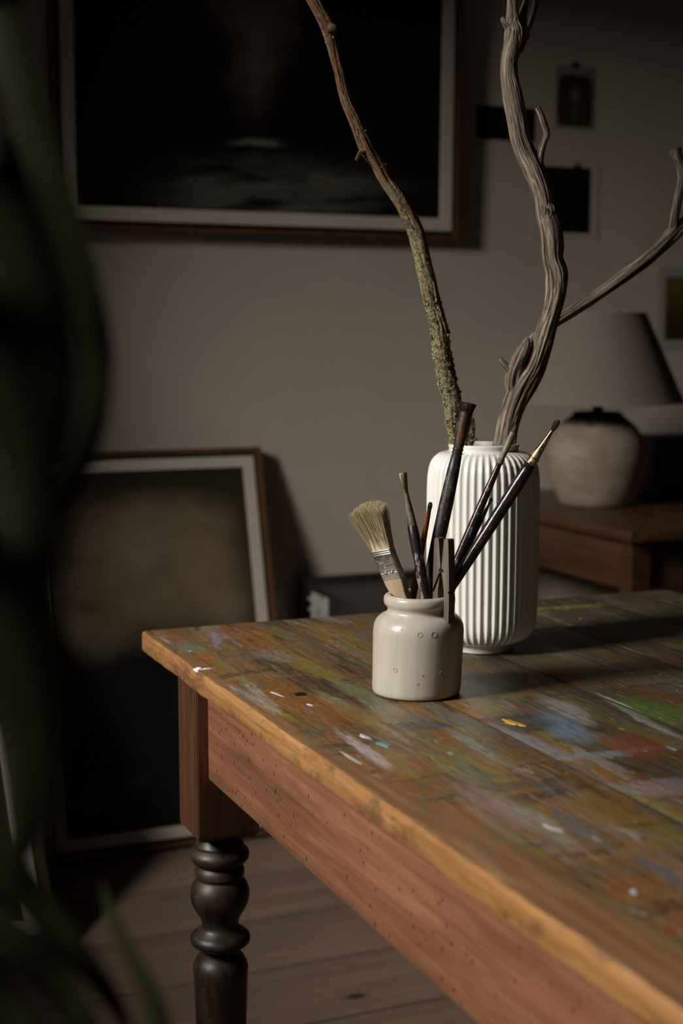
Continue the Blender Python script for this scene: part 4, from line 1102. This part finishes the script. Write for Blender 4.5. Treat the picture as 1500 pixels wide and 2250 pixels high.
arm = empty('driftwood_twig', DRIFT_ARM[0][:3], None, 'thin grey side branch reaching out behind the driftwood above the lamp', 'branch')
limb(arm, DRIFT_ARM, 'stem', M_DRIFT, .20, 1.3, 20, 44, .0035, .10)
limb(arm, DRIFT_ARM_TWIG, 'fork', M_DRIFT, .24, 1.3, 21, 44, .003, .14)

lich = empty('lichen_branch', LICHEN_PATH[-1][:3], None, 'orange brown branch crusted with green lichen leaning out of the vase', 'branch')
stem = limb(lich, LICHEN_PATH, 'stem', M_LICBARK, .22, 1.7, 40, 44, .0032, .12)
for pth, nm, sd in ((LICHEN_STUB, 'stub', 41), (LICHEN_SPRIG, 'sprig', 42), (LICHEN_TWIG, 'twig', 43), (LICHEN_KNOB, 'knob', 44)):
    limb(lich, pth, nm, M_LICBARK, .22, 1.6, sd, 20, .002, .15)
# lichen: a crust of little curled flakes, nobody could count them
rnd = random.Random(5)
pts, rad = smoothpath(LICHEN_PATH, .002)
pts2, rad2 = smoothpath(LICHEN_STUB, .002)
mb = MB()
acc = [0.0]
for i in range(1, len(pts)): acc.append(acc[-1] + (Vector(pts[i]) - Vector(pts[i - 1])).length)
def flake(P, R, i, sz):
    c = Vector(P[i]); tg = (Vector(P[min(i + 1, len(P) - 1)]) - Vector(P[max(i - 1, 0)])).normalized()
    a = Vector((rnd.gauss(0, 1), rnd.gauss(0, 1), rnd.gauss(0, 1)))
    d = (a - tg * a.dot(tg)).normalized()
    w = tg.cross(d)
    base = c + d * R[i] * rnd.uniform(.84, 1.02)
    nrm = (d + Vector((rnd.gauss(0, .35), rnd.gauss(0, .35), rnd.gauss(0, .35)))).normalized()
    u = (tg - nrm * tg.dot(nrm)).normalized(); v = nrm.cross(u)
    n_ = 6; ring = []
    for k in range(n_):
        t = 2 * PI * k / n_ + rnd.uniform(-.3, .3)
        rr = sz * rnd.uniform(.55, 1.25)
        ring.append(base + u * rr * math.cos(t) + v * rr * math.sin(t) + nrm * sz * rnd.uniform(.05, .7))
    b = len(mb.v)
    vs_ = [base - nrm * sz * .2] + ring
    mb.v += [tuple(q) for q in vs_]; mb.lc += [tuple(q) for q in vs_]
    for k in range(n_):
        mb.f.append((b, b + 1 + k, b + 1 + (k + 1) % n_)); mb.m.append(0)
tot = acc[-1]
for k in range(11000):
    i = rnd.randrange(len(pts) - 30)
    s = acc[i] / tot
    cl = noise.noise((pts[i][2] * 34, 4.0, 0)) * .5 + noise.noise((pts[i][2] * 90, 9.0, 0)) * .35
    dens = -.05 if s < .32 else (.05 if s < .5 else (.35 if s < .58 else .62))
    if rnd.random() > dens + cl * .9: continue
    flake(pts, rad, i, rnd.uniform(.0008, .0030) * (1 if s > .5 else .75))
for k in range(500):
    flake(pts2, rad2, rnd.randrange(len(pts2)), rnd.uniform(.0006, .0018))
lo = part(lich, mb, 'lichen', M_LICHEN, 0)
lo['kind'] = 'stuff'

# ------------------------------------------------------------------ sideboard, lamp, things on it
M_SIDE = wood('brown_sideboard_wood', (0.030, 0.011, 0.004), (0.072, 0.030, 0.011), 'y', 0.4, 40, stain=.4)
M_SIDED = wood('dark_sideboard_wood', (0.028, 0.012, 0.006), (0.07, 0.030, 0.014), 'x', 0.5, 40, stain=.3)
sb = empty('side_table', (2.23, 2.93, 0.0), None, 'brown wooden side table against the wall under the lamp', 'side table')
SX0, SX1, SY0, SY1 = 1.705, 2.76, 2.515, 3.335
part(sb, MB().box(SX0, SX1, SY0, SY1, .735, .760, .006), 'top', M_SIDE)
part(sb, MB().box(SX0 + .035, SX0 + .055, SY0 + .07, SY1 - .07, .625, .735, .002), 'side_panel', M_SIDE)
part(sb, MB().box(SX1 - .055, SX1 - .035, SY0 + .07, SY1 - .07, .625, .735, .002), 'side_panel', M_SIDE)
dr = part(sb, MB().box(SX0 + .075, SX1 - .075, SY0 + .045, SY0 + .065, .628, .732, .002), 'drawer', M_SIDED)
m = MB(); m.lathe([(.004, 0), (.006, .004), (.014, .012), (.015, .018), (.010, .023), (.001, .024)], 18)
kn = m.build('knob', M_SIDED, dr, 50); kn.location = ((SX0 + SX1) / 2, SY0 + .047, .68); kn.rotation_euler = (math.radians(90), 0, 0)
for lx in (SX0 + .025, SX1 - .07):
    for ly in (SY0 + .03, SY1 - .075):
        m = MB(); m.quadstrip([[(lx + .010, ly + .010, 0), (lx + .035, ly + .010, 0), (lx + .035, ly + .035, 0), (lx + .010, ly + .035, 0)],
                               [(lx, ly, .60), (lx + .045, ly, .60), (lx + .045, ly + .045, .60), (lx, ly + .045, .60)],
                               [(lx, ly, .735), (lx + .045, ly, .735), (lx + .045, ly + .045, .735), (lx, ly + .045, .735)]])
        part(sb, m, 'leg', M_SIDE, 25)

LX, LY = 1.914, 2.975
def lamp_clay():
    g = N('chalky_lamp_clay')
    v = g.obj()
    a = g.noise(g.map(v, (1, 1, 2)), 14, 5, 0.6)
    c = g.ramp(a, [(0.35, (0.21, 0.158, 0.112)), (0.6, (0.285, 0.232, 0.178)), (0.75, (0.315, 0.265, 0.21))])
    z = g.math('ADD', g.sep(v)[2], g.math('MULTIPLY', g.math('SUBTRACT', g.noise(v, 30, 4), .5), .02))
    ring = g.step(g.math('ABSOLUTE', g.math('SUBTRACT', z, 0.083)), 0.012, 0.002)
    c = g.mix(g.math('MULTIPLY', ring, 0.55), c, (0.24, 0.16, 0.095))
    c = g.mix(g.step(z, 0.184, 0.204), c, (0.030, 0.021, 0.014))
    g.bump(a, 0.3, 0.003)
    return g.done(c, 0.75, 0, 0.3)
M_CLAY = lamp_clay()
M_SHADE = plain('taupe_linen_shade', (0.195, 0.163, 0.137), 0.9, var=.06, scale=120, spec=0.1)
lm = empty('table_lamp', (LX, LY, .760), None, 'table lamp with round chalky clay base and taupe cone shade', 'lamp')
MB().lathe([(0.0, 0.0), (.078, 0.0), (.0835, .002), (.0905, .012), (.103, .040), (.1135, .070), (.1205, .100), (.1215, .118), (.1200, .135), (.1140, .155), (.1030, .174), (.0880, .192), (.0700, .207), (.0600, .215), (.0575, .221), (.0560, .2225), (.0200, .2235), (0.0, .2235)], 64).build('base', M_CLAY, lm, 50)
st = MB().lathe([(.013, .2230), (.013, .238), (.010, .240), (.010, .262), (.016, .264), (.016, .310), (.003, .312)], 20).build('lamp_holder', plain('dark_metal', (0.02, 0.017, 0.015), .4, .6), lm, 40)
R0, R1, Z0, Z1 = .2025, .1100, .2470, .4545
shd = MB().lathe([(R0, Z0), (R1, Z1), (R1 - .0018, Z1), (R0 - .0018, Z0), (R0, Z0)], 72, cap0=False, cap1=False).build('shade', M_SHADE, lm, 50)
M_RING = plain('shade_trim', (0.26, 0.225, 0.195), .85)
for r, z in ((R0, Z0), (R1, Z1)):
    MB().tube([(r * math.cos(2 * PI * k / 60), r * math.sin(2 * PI * k / 60), z) for k in range(61)], [.0022] * 61, 8).build('shade_trim', M_RING, shd, 60)
for k in range(3):
    t = 2 * PI * k / 3
    MB().tube([(.014 * math.cos(t), .014 * math.sin(t), .300), (R1 * math.cos(t), R1 * math.sin(t), Z1 - .01)], [.0015] * 2, 6).build('shade_spoke', M_CLIP, shd, 40)

# dark boxy radio and a pale pot in the shade behind the lamp
M_DARKBOX = plain('black_leatherette', (0.010, 0.009, 0.0085), 0.55, var=.3, scale=80)
rx = empty('black_case', (2.235, 3.06, .760), None, 'black box standing on the side table behind the lamp base', 'box')
m = MB(); m.box(-.14, .17, -.075, .075, 0.002, .155, .012); m.build('body', M_DARKBOX, rx, 40)
m = MB(); m.box(-.141, .171, -.076, .076, .105, .109, .0008); m.build('lid_seam', plain('seam', (.004, .004, .004), .7), rx, 30)
pot = empty('small_pot', (2.150, 2.822, .760), None, 'small pale ceramic pot at the end of the side table beside black box', 'pot')
MB().lathe([(0, 0), (.020, 0), (.026, .006), (.034, .030), (.036, .055), (.032, .078), (.026, .086), (.027, .090), (.024, .0905), (.022, .086), (.028, .076), (.031, .055), (.028, .02), (0, .008)], 32).build('body', plain('pale_ceramic', (.30, .25, .22), .5), pot, 50)

# ------------------------------------------------------------------ low black cabinet by the wall
M_CAB = plain('black_cabinet_paint', (0.014, 0.0125, 0.012), 0.5, var=.15, scale=12)
cb = empty('low_cabinet', (1.50, 3.04, 0.0), None, 'low black cabinet with pale paper label standing behind the work table', 'cabinet')
CX0, CX1, CY0, CY1, CZ = 1.305, 1.690, 2.74, 3.335, .552
CX1 = 2.62
CX1 = 1.70
cb2 = []
part(cb, MB().box(CX0, CX1, CY0, CY1, .02, CZ, .004), 'body', M_CAB)
part(cb, MB().box(CX0 - .022, CX1, CY1 - .022, CY1 - .001, .0, CZ + .016, .003), 'back_panel', M_CAB)
part(cb, MB().box(CX0 + .02, CX1 - .02, CY0 + .02, CY1 - .03, .0, .02), 'plinth', M_CAB)
for k in range(2):
    a, b = CX0 + .012 + k * (CX1 - CX0 - .02) / 2, CX0 + .008 + (k + 1) * (CX1 - CX0 - .02) / 2
    d = part(cb, MB().box(a, b, CY0 - .016, CY0 - .0005, .04, CZ - .01, .002), 'door', M_CAB)
    kx = b - .03 if k == 0 else a + .03
    kk = MB().lathe([(.004, 0), (.005, .008), (.010, .014), (.008, .020), (.001, .021)], 14).build('knob', M_CLIP, d, 50)
    kk.location = (kx, CY0 - .015, .34); kk.rotation_euler = (math.radians(90), 0, 0)
def label_paper():
    g = N('smudged_paper_label')
    f = g.noise(g.map(g.obj(), (1, 30, 22)), 1.0, 4, .6)
    return g.done(g.ramp(f, [(.36, (.09, .085, .08)), (.48, (.30, .285, .27)), (.7, (.36, .345, .33))]), .8, 0, .2)
lb = part(cb, MB().box(CX0 - .0016, CX0 - .0002, 3.185, 3.292, .36, .537), 'paper_label', label_paper(), 0)
for k in range(6):
    MB().box(CX0 - .004, CX0 - .0015, 3.288, 3.310, .515 - k * .026, .521 - k * .026, .0008).build('tab', M_LINER, lb, 30)

# ------------------------------------------------------------------ strap-leaved plant close to the camera
g_ = N('dark_green_leaf')
lf = g_.noise(g_.map(g_.lc(), (60, 60, 4)), 1.0, 4)
M_LEAF = g_.done(g_.ramp(lf, [(.3, (.0085, .0105, .0038)), (.7, (.015, .0175, .0065))]), .8, 0, .04)
M_POT = plain('terracotta_pot', (.16, .07, .04), .8, var=.2, scale=20)
M_SOIL = plain('dark_soil', (.015, .010, .007), .95, scale=90, bump=.8)
PLX, PLY = PLANT_BASE
pl_ = empty('potted_plant', (PLX, PLY, 0.0), None, 'potted plant with long dark green strap leaves arching in from the side', 'plant')
MB().lathe([(0, 0), (.085, 0), (.09, .004), (.115, .20), (.128, .205), (.128, .235), (.118, .237), (.112, .205), (.10, .20), (0, .20)], 40).build('pot', M_POT, pl_, 40)
MB().lathe([(.109, .195), (.108, .212), (.06, .217), (.0, .215)], 30).build('soil', M_SOIL, pl_, 60)
MB().tube([(0, 0, .20), (.004, .003, .5), (-.004, .006, .8), (0, 0, 1.12), (.0, .0, 1.30)], [.017, .015, .014, .013, .009], 12).build('stem', plain('green_brown_stem', (.05, .045, .02), .7), pl_, 60)
for path in LEAVES:
    pts, rad = smoothpath(path, .02)
    mb_ = MB()
    n = len(pts)
    rings = []; lcs = []; s = 0
    for i in range(n):
        c = Vector(pts[i]); tg = (Vector(pts[min(i + 1, n - 1)]) - Vector(pts[max(i - 1, 0)])).normalized()
        side = tg.cross(Vector((.388, .922, 0)))
        side = side.normalized() if side.length > 1e-3 else Vector((1, 0, 0))
        nr = side.cross(tg).normalized()
        w = rad[i]
        prof = [(-1, .0), (-.5, -.10), (0, -.22), (.5, -.10), (1, 0)]
        top_ = [c + side * a * w + nr * b * w for a, b in prof]
        bot = [c + side * a * w * .98 + nr * (b * w - .0006) for a, b in reversed(prof)]
        rings.append(top_ + bot)
        if i: s += (c - Vector(pts[i - 1])).length
        lcs.append([(a * w, 0, s) for a, b in prof] + [(a * w, 0, s) for a, b in reversed(prof)])
    mb_.quadstrip(rings, lcs=lcs)
    o = mb_.build('leaf', M_LEAF, pl_, 60)
    o.location = (-PLX, -PLY, 0)
